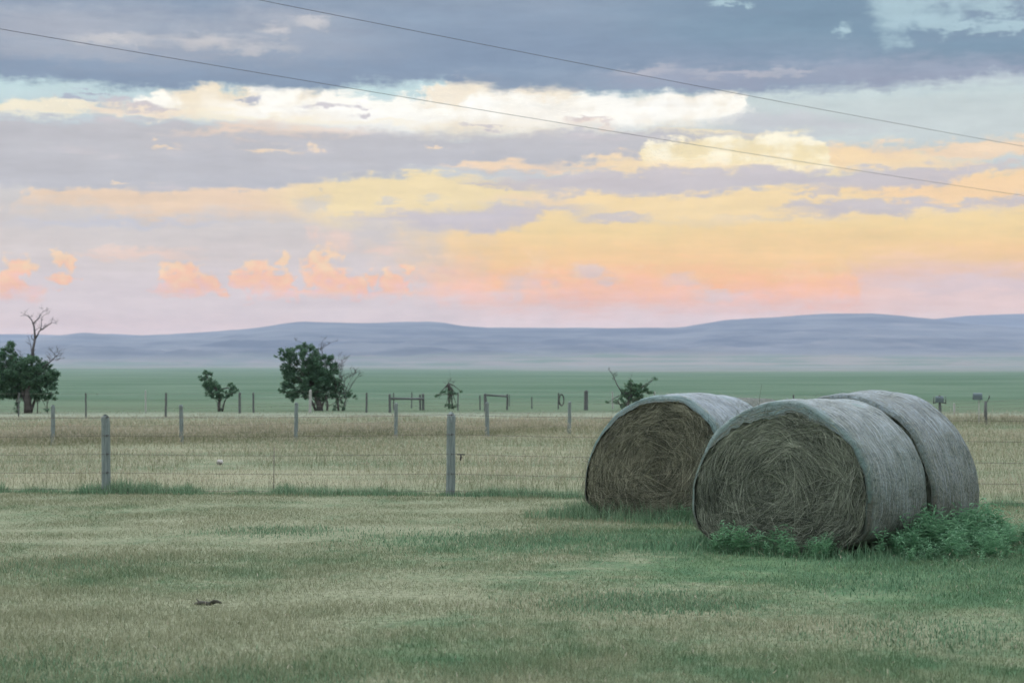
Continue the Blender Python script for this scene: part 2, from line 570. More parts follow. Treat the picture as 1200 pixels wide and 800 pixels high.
lay(lin(192, 202, 208), band([(900, 106), (980, 101), (1080, 95), (1300, 92)], [(900, 108), (980, 104), (1080, 99), (1300, 98)], 3, 3, 6, 6), 0.5)
# torn holes at the right top
hole = blobs([(1060, 18, 28, 24), (1090, 22, 40, 12), (1045, 2, 22, 14), (1165, 5, 30, 12), (1180, 28, 50, 6), (1130, 30, 40, 4), (848, 1, 14, 4), (990, 36, 9, 6), (1100, -20, 60, 30)], 0.5, 2.2, n_bil + n_fine * 0.5)
lay(lin(178, 204, 214), hole, 0.85)

# --- fine drawn-out texture through all of it
tx = mix(nt, (0.90, 0.90, 0.91, 1), (1.10, 1.10, 1.09, 1), (n_wisp2 * 1.3 + n_fine * 0.9 + n_bil * 0.5 + 0.5).clamp())
tm = nt.nodes.new('ShaderNodeMix')
tm.data_type = 'RGBA'
tm.blend_type = 'MULTIPLY'
tm.inputs[0].default_value = 0.8
nt.links.new(SKYC.s, tm.inputs[6])
nt.links.new(tx.s, tm.inputs[7])
SKYC = S(nt, tm.outputs[2])

# --- the light beyond the haze: what the air near the ground veils is that much warmer behind it
SIG, HE, EX = 0.55e-4, (0.52, 0.64, 0.80), 2 ** 0.22
tv = ((dz / hyp).max(0.002).pow(-1.0) * 298.0).min(12900.0) * -SIG
T_ = nt.nodes.new('ShaderNodeMath')
T_.operation = 'EXPONENT'
nt.links.new(tv.s, T_.inputs[0])
T_ = S(nt, T_.outputs[0])


def vmath(op, a, b):
    n = nt.nodes.new('ShaderNodeVectorMath')
    n.operation = op
    for i, c in enumerate((a, b)):
        if isinstance(c, S):
            nt.links.new(c.s, n.inputs[i])
        else:
            n.inputs[i].default_value = c
    return S(nt, n.outputs[0])


inv = 1.0 - T_
veil_ = vmath('MULTIPLY', vec(nt, inv, inv, inv), HE)
den = T_ * EX
SKYC = vmath('MAXIMUM', vmath('DIVIDE', vmath('SUBTRACT', SKYC, veil_), vec(nt, den, den, den)), (0.03, 0.03, 0.03))

# --- the rest of the sky: out of view, brightened overhead and behind to light land and bales
el = dz
over = mix(nt, (1.85, 1.95, 2.25, 1), (2.15, 2.2, 2.35, 1), (n_soft + 0.5).clamp())
lay(over, Q.step(-330, -1400))
nmul = nt.nodes.new('ShaderNodeMix')
nmul.data_type = 'RGBA'
nmul.blend_type = 'MULTIPLY'
nmul.inputs[0].default_value = 1.0
nt.links.new(NISH.s, nmul.inputs[6])
nmul.inputs[7].default_value = (0.14, 0.14, 0.13, 1)
lay(S(nt, nmul.outputs[2]), AZ.abs().step(1.0, 2.2), 0.4)
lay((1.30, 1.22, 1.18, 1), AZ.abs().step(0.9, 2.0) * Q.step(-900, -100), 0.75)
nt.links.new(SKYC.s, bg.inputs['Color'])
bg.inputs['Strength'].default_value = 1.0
world.cycles.sampling_method = 'MANUAL'
world.cycles.sample_map_resolution = 512

# one broad soft sun behind thin cloud
sd = bpy.data.lights.new('sun', 'SUN')
sd.energy = 1.5
sd.angle = math.radians(35)
sd.color = (1.0, 0.95, 0.88)
sun = link(bpy.data.objects.new('sun', sd))
dirv = Vector((math.sin(SUN_AZ) * math.cos(SUN_EL), math.cos(SUN_AZ) * math.cos(SUN_EL), math.sin(SUN_EL)))
sun.rotation_euler = dirv.to_track_quat('Z', 'Y').to_euler()
# ================================================================== GROUND, GRASS, HILLS, AIR
BALES = {  # centre of the front face on the ground, axis direction (to the right of straight ahead)
    'near': (2.52, 19.35), 'left': (1.66, 23.75)}


def tint(nt, c, k):
    n = nt.nodes.new('ShaderNodeMix')
    n.data_type = 'RGBA'
    n.blend_type = 'MULTIPLY'
    n.inputs[0].default_value = 1.0
    nt.links.new(c.s, n.inputs[6])
    n.inputs[7].default_value = (*k, 1)
    return S(nt, n.outputs[2])


def field_colour(nt, X, Y, fine=True):
    """base colour of the land at a place: lawn, uncut meadow, plain beyond"""
    p2 = vec(nt, X, Y, 0.0)
    nb = noise(nt, p2, 0.42, 5.0, 0.62, 0.4)            # metre-sized patches
    ns = noise(nt, vec(nt, X + 31.0, Y * 0.8, 4.0), 2.1, 4.0, 0.65)
    nl = noise(nt, vec(nt, X * 0.4 + 9.0, Y, 8.0), 0.23, 3.0, 0.5)
    # lawn
    near_b = (((X - 3.2) * (X - 3.2) * 0.30 + (Y - 19.0) * (Y - 19.0) * 0.16).sqrt()).step(2.6, 0.3)
    side = ((X - 0.2) * 0.34 + (17.5 - Y) * 0.03).step(-0.6, 1.2)
    nf = noise(nt, vec(nt, X * 0.9 + 3.0, Y * 0.7, 6.0), 5.0, 3.0, 0.65)
    dry = (nb * 0.75 + nl * 0.45 + ns * 0.45 + nf * 0.4 - near_b * 0.34 - side * 0.02 - Y.step(13.4, 11.4) * 0.15).step(0.66, 1.12)
    g1 = mix(nt, (0.078, 0.142, 0.086, 1), (0.132, 0.186, 0.114, 1), ns.step(0.3, 0.7))
    lawn = mix(nt, g1, (0.262, 0.238, 0.185, 1), dry)
    lawn = mix(nt, lawn, (0.350, 0.310, 0.255, 1), (nb * 0.6 + ns * 0.6 + nl * 0.3).step(0.80, 1.0) * 0.8)
    # meadow
    nm = noise(nt, vec(nt, X * 0.10 + 2.0, Y * 0.32, 12.0), 1.0, 4.0, 0.55)
    mt = (nb * 0.35 + ns * 0.4 + nl * 0.3 + nm * 1.0).step(0.78, 1.22)
    mead = mix(nt, (0.155, 0.192, 0.112, 1), (0.330, 0.302, 0.200, 1), mt)
    mead = mix(nt, mead, (0.40, 0.36, 0.26, 1), (ns + nb * 0.4).step(0.82, 1.0) * 0.6)
    # plain: long streaks, told by bearing and by the logarithm of distance
    r = X / Y.max(1.0)
    lg = Y.max(1.0).log()
    st = noise(nt, vec(nt, r * 8.0, lg * 6.0, 1.0), 1.0, 5.0, 0.55, 0.6)
    st2 = noise(nt, vec(nt, r * 22.0 + 5.0, lg * 16.0, 2.0), 1.0, 4.0, 0.6)
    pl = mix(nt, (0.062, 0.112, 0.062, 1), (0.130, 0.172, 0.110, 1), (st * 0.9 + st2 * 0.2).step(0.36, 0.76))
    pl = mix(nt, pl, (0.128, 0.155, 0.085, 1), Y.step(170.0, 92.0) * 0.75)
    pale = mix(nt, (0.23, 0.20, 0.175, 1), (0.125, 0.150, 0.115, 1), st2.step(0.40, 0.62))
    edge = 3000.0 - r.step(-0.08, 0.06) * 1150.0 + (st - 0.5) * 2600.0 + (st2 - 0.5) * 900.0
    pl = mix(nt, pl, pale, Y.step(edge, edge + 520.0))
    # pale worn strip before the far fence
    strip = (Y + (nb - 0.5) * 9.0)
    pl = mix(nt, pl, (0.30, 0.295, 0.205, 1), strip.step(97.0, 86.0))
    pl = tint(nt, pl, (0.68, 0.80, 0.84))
    lawn = tint(nt, lawn, (0.72, 0.87, 0.70))
    mead = tint(nt, mead, (0.70, 0.77, 0.75))
    jit = (nb - 0.5) * 0.7
    c = mix(nt, lawn, mead, (Y + jit).step(29.0, 29.5))
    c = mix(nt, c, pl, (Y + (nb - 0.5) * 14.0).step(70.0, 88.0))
    return c


m_ground, nt, out = new_mat('land')
pos = position(nt)
gx, gy, gz = sep(nt, pos)
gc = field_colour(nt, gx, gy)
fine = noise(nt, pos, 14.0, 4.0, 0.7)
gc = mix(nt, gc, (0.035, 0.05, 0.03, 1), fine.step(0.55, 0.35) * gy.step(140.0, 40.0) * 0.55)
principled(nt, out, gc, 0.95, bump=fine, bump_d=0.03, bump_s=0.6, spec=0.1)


def axis_coords(lo, hi, near, n):
    """coordinates dense around 0 and sparse far away"""
    t = np.linspace(-1, 1, n)
    c = np.sinh(t * 7.0) / math.sinh(7.0)
    return np.where(c < 0, -c * lo, c * hi)


xs = axis_coords(-12500, 12500, 1, 150)
ys = axis_coords(-3000, 12500, 1, 170)
gv, gl = [], []
GX, GY = np.meshgrid(xs, ys)
GZ = ground_z(GY)
verts = np.stack([GX.ravel(), GY.ravel(), GZ.ravel()], 1)
nx, ny = len(xs), len(ys)
idx = np.arange(nx * ny).reshape(ny, nx)
quads = np.stack([idx[:-1, :-1], idx[:-1, 1:], idx[1:, 1:], idx[1:, :-1]], -1).reshape(-1, 4)
ground = np_mesh('ground', verts, quads.ravel(), np.arange(len(quads)) * 4, np.full(len(quads), 4), m_ground, smooth=True)
tag(ground, kind='structure')

# ---- hills
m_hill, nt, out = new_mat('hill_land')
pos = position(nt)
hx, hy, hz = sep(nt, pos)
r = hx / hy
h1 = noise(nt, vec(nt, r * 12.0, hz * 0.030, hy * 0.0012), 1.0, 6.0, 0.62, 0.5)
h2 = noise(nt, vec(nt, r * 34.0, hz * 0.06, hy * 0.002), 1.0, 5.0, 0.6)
hc = mix(nt, (0.022, 0.036, 0.062, 1), (0.082, 0.094, 0.112, 1), (h1 * 0.8 + h2 * 0.45).step(0.50, 0.74))  # bluish base colour carries part of the haze tint
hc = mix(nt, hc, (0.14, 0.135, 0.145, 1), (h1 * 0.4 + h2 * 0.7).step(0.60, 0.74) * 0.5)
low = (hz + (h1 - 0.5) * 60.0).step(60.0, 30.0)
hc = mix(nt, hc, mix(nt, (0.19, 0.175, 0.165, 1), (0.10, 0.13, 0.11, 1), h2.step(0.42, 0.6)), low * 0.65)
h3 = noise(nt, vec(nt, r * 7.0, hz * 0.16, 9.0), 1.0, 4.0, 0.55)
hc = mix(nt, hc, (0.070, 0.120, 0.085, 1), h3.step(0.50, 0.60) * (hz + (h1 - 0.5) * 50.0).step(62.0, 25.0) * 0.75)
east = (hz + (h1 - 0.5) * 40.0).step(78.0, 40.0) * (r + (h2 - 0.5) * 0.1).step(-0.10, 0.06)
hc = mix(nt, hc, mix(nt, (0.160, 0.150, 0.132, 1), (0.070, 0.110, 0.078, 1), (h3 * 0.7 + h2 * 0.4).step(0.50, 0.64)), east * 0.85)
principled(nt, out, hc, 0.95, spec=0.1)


def smooth_profile(pts, u):
    pts = sorted(pts)
    y = np.interp(u, [p[0] for p in pts], [p[1] for p in pts])
    k = np.hanning(7)
    k /= k.sum()
    return np.convolve(np.pad(y, 3, mode='edge'), k, 'valid')


def fbm1(u, seed, octs=6, f0=0.004):
    r_ = np.random.default_rng(seed)
    out_ = np.zeros_like(u)
    a = 1.0
    for k in range(octs):
        ph = r_.uniform(0, 6.28, 3)
        fr = f0 * 2 ** k * r_.uniform(0.8, 1.2, 3)
        out_ += a * (np.sin(u * fr[0] + ph[0]) + np.sin(u * fr[1] * 1.7 + ph[1])) * 0.5
        a *= 0.52
    return out_


def ridge(name, prof, d0, d1, d2, seed, rough):
    px = np.linspace(-420, 1620, 420)
    ry = smooth_profile(prof, px)
    top = (HY - ry) / FPX * d1 + EYE + fbm1(px, seed, 4, 0.05) * rough * 0.06
    rows = 64
    vs_, dd = [], np.concatenate([d0 + (d1 - d0) * np.linspace(0, 1, rows) ** 0.8, np.linspace(d1, d2, 10)[1:]])
    r_ = np.random.default_rng(seed)
    for i, d in enumerate(dd):
        if d <= d1:
            s = (d - d0) / (d1 - d0)
            f = 0.30 * s + 0.70 * s ** 2.2
            bump = math.sin(math.pi * s) * (1 - 0.3 * s)
        else:
            s = 1.0
            f = 1 - 0.8 * ((d - d1) / (d2 - d1)) ** 2
            bump = 0
        g = float(ground_z(d)) - (6.0 if i == 0 else 0.0)
        w = fbm1(px + d * 0.35, seed + 3, 5, 0.012) + 0.8 * fbm1(px * 0.6 - d * 0.22, seed + 5, 5, 0.02)
        z = g + (top - g) * f + bump * rough * w
        vs_.append(np.stack([(px - 600) / FPX * d, np.full_like(px, d), z], 1))
    V = np.concatenate(vs_)
    n0, n1 = len(px), len(dd)
    ix = np.arange(n0 * n1).reshape(n1, n0)
    q = np.stack([ix[:-1, :-1], ix[:-1, 1:], ix[1:, 1:], ix[1:, :-1]], -1).reshape(-1, 4)
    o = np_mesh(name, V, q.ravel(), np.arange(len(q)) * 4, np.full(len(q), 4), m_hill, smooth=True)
    return tag(o, kind='structure')


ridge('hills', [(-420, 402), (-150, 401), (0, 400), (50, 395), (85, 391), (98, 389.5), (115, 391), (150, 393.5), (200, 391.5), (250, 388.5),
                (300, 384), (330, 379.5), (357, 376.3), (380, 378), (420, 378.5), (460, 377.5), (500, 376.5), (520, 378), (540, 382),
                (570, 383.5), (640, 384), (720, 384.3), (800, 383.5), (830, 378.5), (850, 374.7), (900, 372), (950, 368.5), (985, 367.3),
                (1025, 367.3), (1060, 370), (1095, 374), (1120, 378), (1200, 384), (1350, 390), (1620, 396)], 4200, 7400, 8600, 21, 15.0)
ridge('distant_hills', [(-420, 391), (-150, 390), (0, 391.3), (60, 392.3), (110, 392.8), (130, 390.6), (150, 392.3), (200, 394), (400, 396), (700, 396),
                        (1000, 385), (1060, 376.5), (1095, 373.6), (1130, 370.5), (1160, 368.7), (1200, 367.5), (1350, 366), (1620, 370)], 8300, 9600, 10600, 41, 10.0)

# ---- the air: one even box of haze round everything
bm = bmesh.new()
bmesh.ops.create_cube(bm, size=1.0)
me = bpy.data.meshes.new('haze')
bm.to_mesh(me)
bm.free()
m_haze = bpy.data.materials.new('air')
m_haze.use_nodes = True
hn = m_haze.node_tree
hn.nodes.clear()
ho = hn.nodes.new('ShaderNodeOutputMaterial')
hv = hn.nodes.new('ShaderNodeVolumePrincipled')
hv.inputs['Color'].default_value = (0.70, 0.81, 1.0, 1)
hv.inputs['Density'].default_value = 0.55e-4
hv.inputs['Anisotropy'].default_value = 0.0
hn.links.new(hv.outputs[0], ho.inputs['Volume'])
me.materials.append(m_haze)
haze = link(bpy.data.objects.new('haze', me))
haze.scale = (26400, 16400, 300)
haze.location = (0, 4900, 300 / 2 - 1.2)
tag(haze, 'pale evening haze lying over the whole plain', 'haze', kind='stuff')


# ---- grass
def pnoise(x, y, f, seed):
    r_ = np.random.default_rng(seed)
    out_ = np.zeros_like(x)
    for k in range(10):
        a = r_.uniform(0, 6.28)
        fr = f * r_.uniform(0.5, 2.2)
        out_ += np.sin((x * math.cos(a) + y * math.sin(a)) * fr + r_.uniform(0, 6.28))
    return out_ / 4.5


def grass_mat(name, heads=False, green=None, tr=0.3):
    m, nt, out = new_mat(name)
    x, y, z = sep(nt, position(nt))
    c = field_colour(nt, x, y)
    k = attr(nt, 'rnd')
    h = attr(nt, 'up')
    if green:
        c = mix(nt, c, mix(nt, green[0], green[1], k), green[2])
    mul = nt.nodes.new('ShaderNodeMix')
    mul.data_type = 'RGBA'
    mul.blend_type = 'MULTIPLY'
    mul.inputs[0].default_value = 1.0
    nt.links.new(c.s, mul.inputs[6])
    var = mix(nt, (0.62, 0.66, 0.60, 1), (1.42, 1.36, 1.36, 1), k)
    nt.links.new(var.s, mul.inputs[7])
    c = S(nt, mul.outputs[2])
    if heads:
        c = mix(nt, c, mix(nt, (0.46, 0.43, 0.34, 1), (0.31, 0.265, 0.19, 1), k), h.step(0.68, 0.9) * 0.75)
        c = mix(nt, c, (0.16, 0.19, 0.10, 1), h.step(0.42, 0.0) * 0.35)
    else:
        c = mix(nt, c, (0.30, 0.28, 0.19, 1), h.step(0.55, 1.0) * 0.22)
    principled(nt, out, c, 0.7, spec=0.15, transl=tr)
    return m


def inside_bale(x, y):
    m = np.zeros_like(x, dtype=bool)
    ax = np.array([0.574, 0.819])
    for (bx, by) in BALES.values():
        rx, ry = x - bx, y - by
        a = rx * ax[0] + ry * ax[1]
        b = rx * ax[1] - ry * ax[0]
        m |= (a > 0.0) & (a < 2.6) & (np.abs(b) < 0.86)
    return m


def blades(name, x, y, h, w, lean, mat, head=0.0):
    """one mesh of bent tapering blades; head > 0 adds a seed head"""
    n = len(x)
    z0 = ground_z(y) - 0.01
    ph = rng.uniform(0, 2 * np.pi, n)
    la = rng.uniform(0, 2 * np.pi, n)
    lx, ly = np.cos(la) * lean, np.sin(la) * lean
    # blades mostly show their flat to someone walking by, at any bearing
    wx, wy = np.cos(ph), np.sin(ph)
    ts = [0.0, 0.5, 1.0] if head == 0 else [0.0, 0.45, 0.72, 0.86, 1.0]
    ws = [1.0, 0.75, 0.06] if head == 0 else [0.7, 0.5, 0.42, head, 0.15]
    rows = []
    for t, s in zip(ts, ws):
        cx = x + lx * t * t * h
        cyy = y + ly * t * t * h
        cz = z0 + h * (t - 0.35 * lean * lean * t * t)
        for sg in (-1, 1):
            rows.append(np.stack([cx + sg * wx * w * s * 0.5, cyy + sg * wy * w * s * 0.5, cz], 1))
    m = len(rows)
    V = np.stack(rows, 1).reshape(-1, 3)
    q = []
    for i in range(len(ts) - 1):
        q.append([2 * i, 2 * i + 1, 2 * i + 3, 2 * i + 2])
    q = np.array(q)
    L = (np.arange(n)[:, None, None] * m + q[None]).reshape(-1, 4)
    k = np.repeat(rng.uniform(0, 1, n), m)
    up = np.tile(np.repeat(np.array(ts), 2), n)
    return np_mesh(name, V, L.ravel(), np.arange(len(L)) * 4, np.full(len(L), 4), mat, attrs={'rnd': k, 'up': up})


def scatter(n, d0, d1, pw, spread=0.30, extra=1.2):
    """points over the wedge of land in view, with density falling as distance**-pw"""
    u = rng.uniform(0, 1, n)
    e = 2.0 - pw
    if abs(e) < 1e-6:
        d = d0 * (d1 / d0) ** u
    else:
        d = (d0 ** e + u * (d1 ** e - d0 ** e)) ** (1 / e)
    x = rng.uniform(-1, 1, n) * (spread * d + extra)
    return x, d


def near_fence_y(x):
    return np.interp(x, [-20, -5.78, -0.86, 3.7, 8.2, 20], [31.2, 29.2, 28.6, 27.3, 25.6, 21.5])


FAST_GRASS = 1.0
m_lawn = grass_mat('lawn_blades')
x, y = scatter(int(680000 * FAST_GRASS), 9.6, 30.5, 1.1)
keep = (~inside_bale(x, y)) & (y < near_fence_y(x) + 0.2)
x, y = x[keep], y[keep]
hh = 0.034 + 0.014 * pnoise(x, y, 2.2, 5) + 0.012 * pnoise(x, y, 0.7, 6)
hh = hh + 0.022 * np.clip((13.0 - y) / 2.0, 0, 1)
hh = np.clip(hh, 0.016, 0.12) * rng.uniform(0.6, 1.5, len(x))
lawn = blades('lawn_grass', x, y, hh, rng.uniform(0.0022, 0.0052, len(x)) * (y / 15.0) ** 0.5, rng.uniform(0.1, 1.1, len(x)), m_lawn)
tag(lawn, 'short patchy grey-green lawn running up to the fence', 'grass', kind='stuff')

# uncut tufts: along the fence line, round the bales, scattered on the lawn
m_tuft = grass_mat('uncut_blades', green=((0.072, 0.165, 0.098, 1), (0.130, 0.250, 0.150, 1), 0.75))
fx_ = rng.uniform(-9.5, 9.5, 19000)
fy_ = near_fence_y(fx_) + rng.normal(0.0, 0.20, len(fx_))
fh = np.clip(0.10 + 0.085 * pnoise(fx_, fx_ * 0.0, 2.4, 8) + 0.06 * pnoise(fx_, fx_ * 0, 7.0, 9) + 0.06 * np.exp(-((fx_ + 5.68) / 0.2) ** 2), 0.03, 0.34) * rng.uniform(0.5, 1.3, len(fx_))
ax, ay = 0.574, 0.819
TX, TY, TH = [fx_], [fy_], [fh]
for (bx, by), n_, hmax in ((BALES['near'], 15000, 0.16), (BALES['left'], 22000, 0.27)):
    a = rng.uniform(-0.75, 2.9, n_)
    b = rng.uniform(-1.5, 1.5, n_)
    tx_, ty_ = bx + ax * a + ay * b, by + ay * a - ax * b
    dist_ = np.maximum(np.maximum(-a, a - 2.6), np.abs(b) - 0.86)
    k_ = (dist_ > -0.03) & (rng.uniform(0, 1, n_) < np.exp(-np.clip(dist_, 0, 9) * 2.2))
    TX.append(tx_[k_])
    TY.append(ty_[k_])
    TH.append(hmax * np.exp(-np.clip(dist_[k_], 0, 9) * 1.3) * rng.uniform(0.5, 1.35, k_.sum()))
# a lusher sweep of grass spreading left and right in front of the bales
cxs = np.array([(-0.4, 20.6, 0.7), (0.6, 20.9, 0.8), (1.3, 20.8, 0.8), (4.7, 18.6, 0.8), (5.4, 19.6, 0.9), (3.6, 18.0, 0.7), (1.0, 15.2, 0.35), (0.7, 14.9, 0.3),
                (1.3, 14.8, 0.25), (4.9, 16.6, 0.5), (3.0, 16.4, 0.5), (-2.5, 22.0, 0.4), (-4.0, 18.0, 0.4), (2.7, 13.2, 0.4), (-2.9, 11.6, 0.5), (-1.5, 11.2, 0.4)])
for cx_, cy_, s_ in cxs:
    n_ = int(4200 * s_)
    tx_ = rng.normal(cx_, s_ * 1.0, n_)
    ty_ = rng.normal(cy_, s_ * 1.1, n_)
    TX.append(tx_)
    TY.append(ty_)
    TH.append(rng.uniform(0.02, 0.065, n_))
x, y, hh = np.concatenate(TX), np.concatenate(TY), np.concatenate(TH)
keep = ~inside_bale(x, y)
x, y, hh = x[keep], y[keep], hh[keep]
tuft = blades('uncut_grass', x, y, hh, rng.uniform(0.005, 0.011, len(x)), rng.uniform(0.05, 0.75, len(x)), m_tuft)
tag(tuft, 'longer green grass left uncut along the fence and round the bales', 'grass', kind='stuff')

# loose pale stems and seed heads standing out of the lawn
x, y = scatter(3600, 9.6, 28.0, 0.8)
k_ = ~inside_bale(x, y)
x, y = x[k_], y[k_]
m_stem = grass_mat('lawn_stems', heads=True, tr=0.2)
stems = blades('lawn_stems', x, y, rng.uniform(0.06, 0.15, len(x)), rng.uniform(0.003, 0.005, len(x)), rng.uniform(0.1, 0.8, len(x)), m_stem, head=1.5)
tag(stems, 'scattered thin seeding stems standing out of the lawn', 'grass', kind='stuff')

# dry meadow between the fences
STONE = Vector((at(258, 38.5).x, 38.5, 0))


def far_fence_line(x, y):
    """distance of a place in front of (-) or behind (+) the middle fence"""
    fy2 = np.interp(x / y, [-0.35, -0.224, -0.161, -0.105, -0.057, -0.012, 0.028, 0.12, 0.23, 0.35], [47.0, 50.1, 51.4, 52.7, 54.9, 56.5, 59.8, 65.0, 71.0, 78.0])
    return y - fy2


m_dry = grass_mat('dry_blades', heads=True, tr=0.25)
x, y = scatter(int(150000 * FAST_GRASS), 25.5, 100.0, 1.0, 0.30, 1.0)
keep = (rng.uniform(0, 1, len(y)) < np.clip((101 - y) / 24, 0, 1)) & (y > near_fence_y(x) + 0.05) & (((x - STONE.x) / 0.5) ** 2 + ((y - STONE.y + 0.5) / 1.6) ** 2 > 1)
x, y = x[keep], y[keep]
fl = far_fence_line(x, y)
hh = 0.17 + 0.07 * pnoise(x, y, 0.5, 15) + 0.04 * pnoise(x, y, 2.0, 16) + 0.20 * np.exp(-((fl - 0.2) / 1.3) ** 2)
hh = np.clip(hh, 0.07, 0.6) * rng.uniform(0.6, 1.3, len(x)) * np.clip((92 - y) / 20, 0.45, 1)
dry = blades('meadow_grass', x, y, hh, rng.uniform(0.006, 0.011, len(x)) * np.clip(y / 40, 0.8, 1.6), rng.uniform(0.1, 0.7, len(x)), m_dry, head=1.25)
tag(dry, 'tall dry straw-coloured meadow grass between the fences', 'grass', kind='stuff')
# thicker rust-brown growth with pale heads along the middle fence
m_bank = grass_mat('bank_blades', heads=True, green=((0.20, 0.185, 0.115, 1), (0.34, 0.305, 0.230, 1), 0.3), tr=0.2)
n_ = 46000
rr = rng.uniform(-0.30, 0.30, n_)
fy2 = np.interp(rr, [-0.35, -0.224, -0.161, -0.105, -0.057, -0.012, 0.028, 0.12, 0.23, 0.35], [47.0, 50.1, 51.4, 52.7, 54.9, 56.5, 59.8, 65.0, 71.0, 78.0])
y = fy2 + rng.normal(1.8, 1.9, n_)
x = rr * y
y = y + 0.9 * pnoise(x, x * 0, 0.35, 77)
keep = rng.uniform(0, 1, n_) < np.clip(0.62 + 0.45 * pnoise(x, y, 0.45, 55) + 0.25 * pnoise(x, y, 1.7, 56), 0.06, 1)
x, y, rr = x[keep], y[keep], rr[keep]
n_ = len(x)
hh = np.clip(0.31 + 0.13 * pnoise(x, y, 0.9, 25) + 0.06 * pnoise(x, y, 3.0, 26), 0.08, 0.65) * rng.uniform(0.6, 1.25, n_) * np.where(rr > 0.05, 0.6, 1.0)
bank = blades('bank_grass', x, y, hh, rng.uniform(0.008, 0.015, n_), rng.uniform(0.05, 0.5, n_), m_bank, head=1.5)
tag(bank, 'rust-brown seeding grass thick along the middle fence', 'grass', kind='stuff')
# ================================================================== BALES
def wrap_mat(name, base, hay_mix, teal):
    """bleached net over hay, greener at its selvedge, stained near the ground"""
    m, nt, out = new_mat(name)
    uv = nt.nodes.new('ShaderNodeUVMap')
    uv.uv_map = 'wrap'
    u, v, _ = sep(nt, S(nt, uv.outputs[0]))
    ox, oy, oz = sep(nt, tex(nt, 'Object'))
    o3 = tex(nt, 'Object')
    mott = noise(nt, o3, 3.2, 5.0, 0.62)
    spk = noise(nt, o3, 26.0, 4.0, 0.7)
    lines = noise(nt, vec(nt, u * 1.3, v * 46.0, 1.0), 1.0, 4.0, 0.65, 0.3)
    diag = noise(nt, vec(nt, (u + v * 0.6) * 3.0, (v - u * 0.16) * 34.0, 5.0), 1.0, 3.0, 0.6)
    cells = noise(nt, vec(nt, u * 42.0, v * 62.0, 2.0), 1.0, 2.0, 0.6)
    rim = attr(nt, 'rim')
    fib = noise(nt, vec(nt, (u - v * 0.35) * 2.6, (v + u * 0.10) * 78.0, 7.0), 1.0, 2.0, 0.5)
    fib2 = noise(nt, vec(nt, (u + v * 0.5) * 2.2, (v - u * 0.12) * 64.0, 11.0), 1.0, 2.0, 0.5)
    big = noise(nt, o3, 1.7, 4.0, 0.6)
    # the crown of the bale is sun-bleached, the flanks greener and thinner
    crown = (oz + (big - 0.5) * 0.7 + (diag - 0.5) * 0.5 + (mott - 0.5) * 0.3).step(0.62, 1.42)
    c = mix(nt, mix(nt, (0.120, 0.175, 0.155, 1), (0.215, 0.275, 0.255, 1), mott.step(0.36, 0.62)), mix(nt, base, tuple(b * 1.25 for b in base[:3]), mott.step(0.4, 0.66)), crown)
    hay = mix(nt, (0.055, 0.070, 0.055, 1), (0.145, 0.158, 0.125, 1), spk.step(0.35, 0.65))
    gap = (lines * 0.5 + diag * 0.5 + cells * 0.6 + spk * 0.5 - mott * 0.35 + big * 0.25 - crown * 0.10).step(0.74, 0.95)
    c = mix(nt, c, hay, gap * hay_mix)
    c = mix(nt, c, mix(nt, tuple(b * 1.15 for b in base[:3]), tuple(min(0.6, b * 2.3) for b in base[:3]), crown), ((lines * 0.6 + diag * 0.6).step(0.60, 0.74) * 0.55).max(fib.step(0.60, 0.70) * 0.55).max(fib2.step(0.60, 0.70) * 0.5))
    dk = (mott * 0.6 + spk * 0.7 + diag * 0.4).step(0.84, 0.62)
    c = mix(nt, c, (0.048, 0.066, 0.060, 1), dk * 0.75)
    # selvedge
    sel = (oy.abs() + (mott - 0.5) * 0.34 + (lines - 0.5) * 0.14).step(0.53, 0.68)
    c = mix(nt, c, mix(nt, (0.090, 0.175, 0.155, 1), (0.180, 0.265, 0.250, 1), lines.step(0.4, 0.6)), sel * teal)
    # single mesh lying over the end: hay shows between its strands
    sheer = (lines * 0.8 + spk * 0.35).step(0.50, 0.66)
    c = mix(nt, c, mix(nt, (0.040, 0.046, 0.034, 1), (0.125, 0.132, 0.100, 1), spk), rim * (sheer * 0.75 + 0.18))
    gp = noise(nt, o3, 2.3, 3.0, 0.6, 0.4)
    c = mix(nt, c, (0.130, 0.260, 0.235, 1), gp.step(0.60, 0.72) * crown * teal * 0.6)
    # splash and mould near the soil
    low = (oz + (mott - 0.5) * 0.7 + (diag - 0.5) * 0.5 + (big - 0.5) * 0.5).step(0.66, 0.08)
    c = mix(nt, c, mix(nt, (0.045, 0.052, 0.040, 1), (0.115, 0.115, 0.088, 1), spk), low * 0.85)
    hgt = lines * 0.6 + cells * 0.5 + spk * 0.6 + mott
    principled(nt, out, c, 0.72, bump=hgt, bump_d=0.035, bump_s=0.8, spec=0.25)
    return m


def hay_mat(name, dark, mid, light):
    m, nt, out = new_mat(name)
    ox, oy, oz = sep(nt, tex(nt, 'Object'))
    zc = oz - 0.62
    ang = zc.atan2(ox)
    rad = ((ox * ox) + (zc * zc)).sqrt()
    st = noise(nt, vec(nt, ang * 2.2, rad * 30.0, 3.0), 1.0, 5.0, 0.65, 0.5)
    cl = noise(nt, tex(nt, 'Object'), 5.0, 4.0, 0.6)
    k = attr(nt, 'rnd')
    t = (st * 0.55 + cl * 0.50 + k * 0.85 - 0.52).clamp()
    c = t.ramp([(0.0, dark), (0.45, mid), (1.0, light)])
    principled(nt, out, c, 0.75, bump=st, bump_d=0.02, bump_s=0.8, spec=0.2, transl=0.12)
    return m


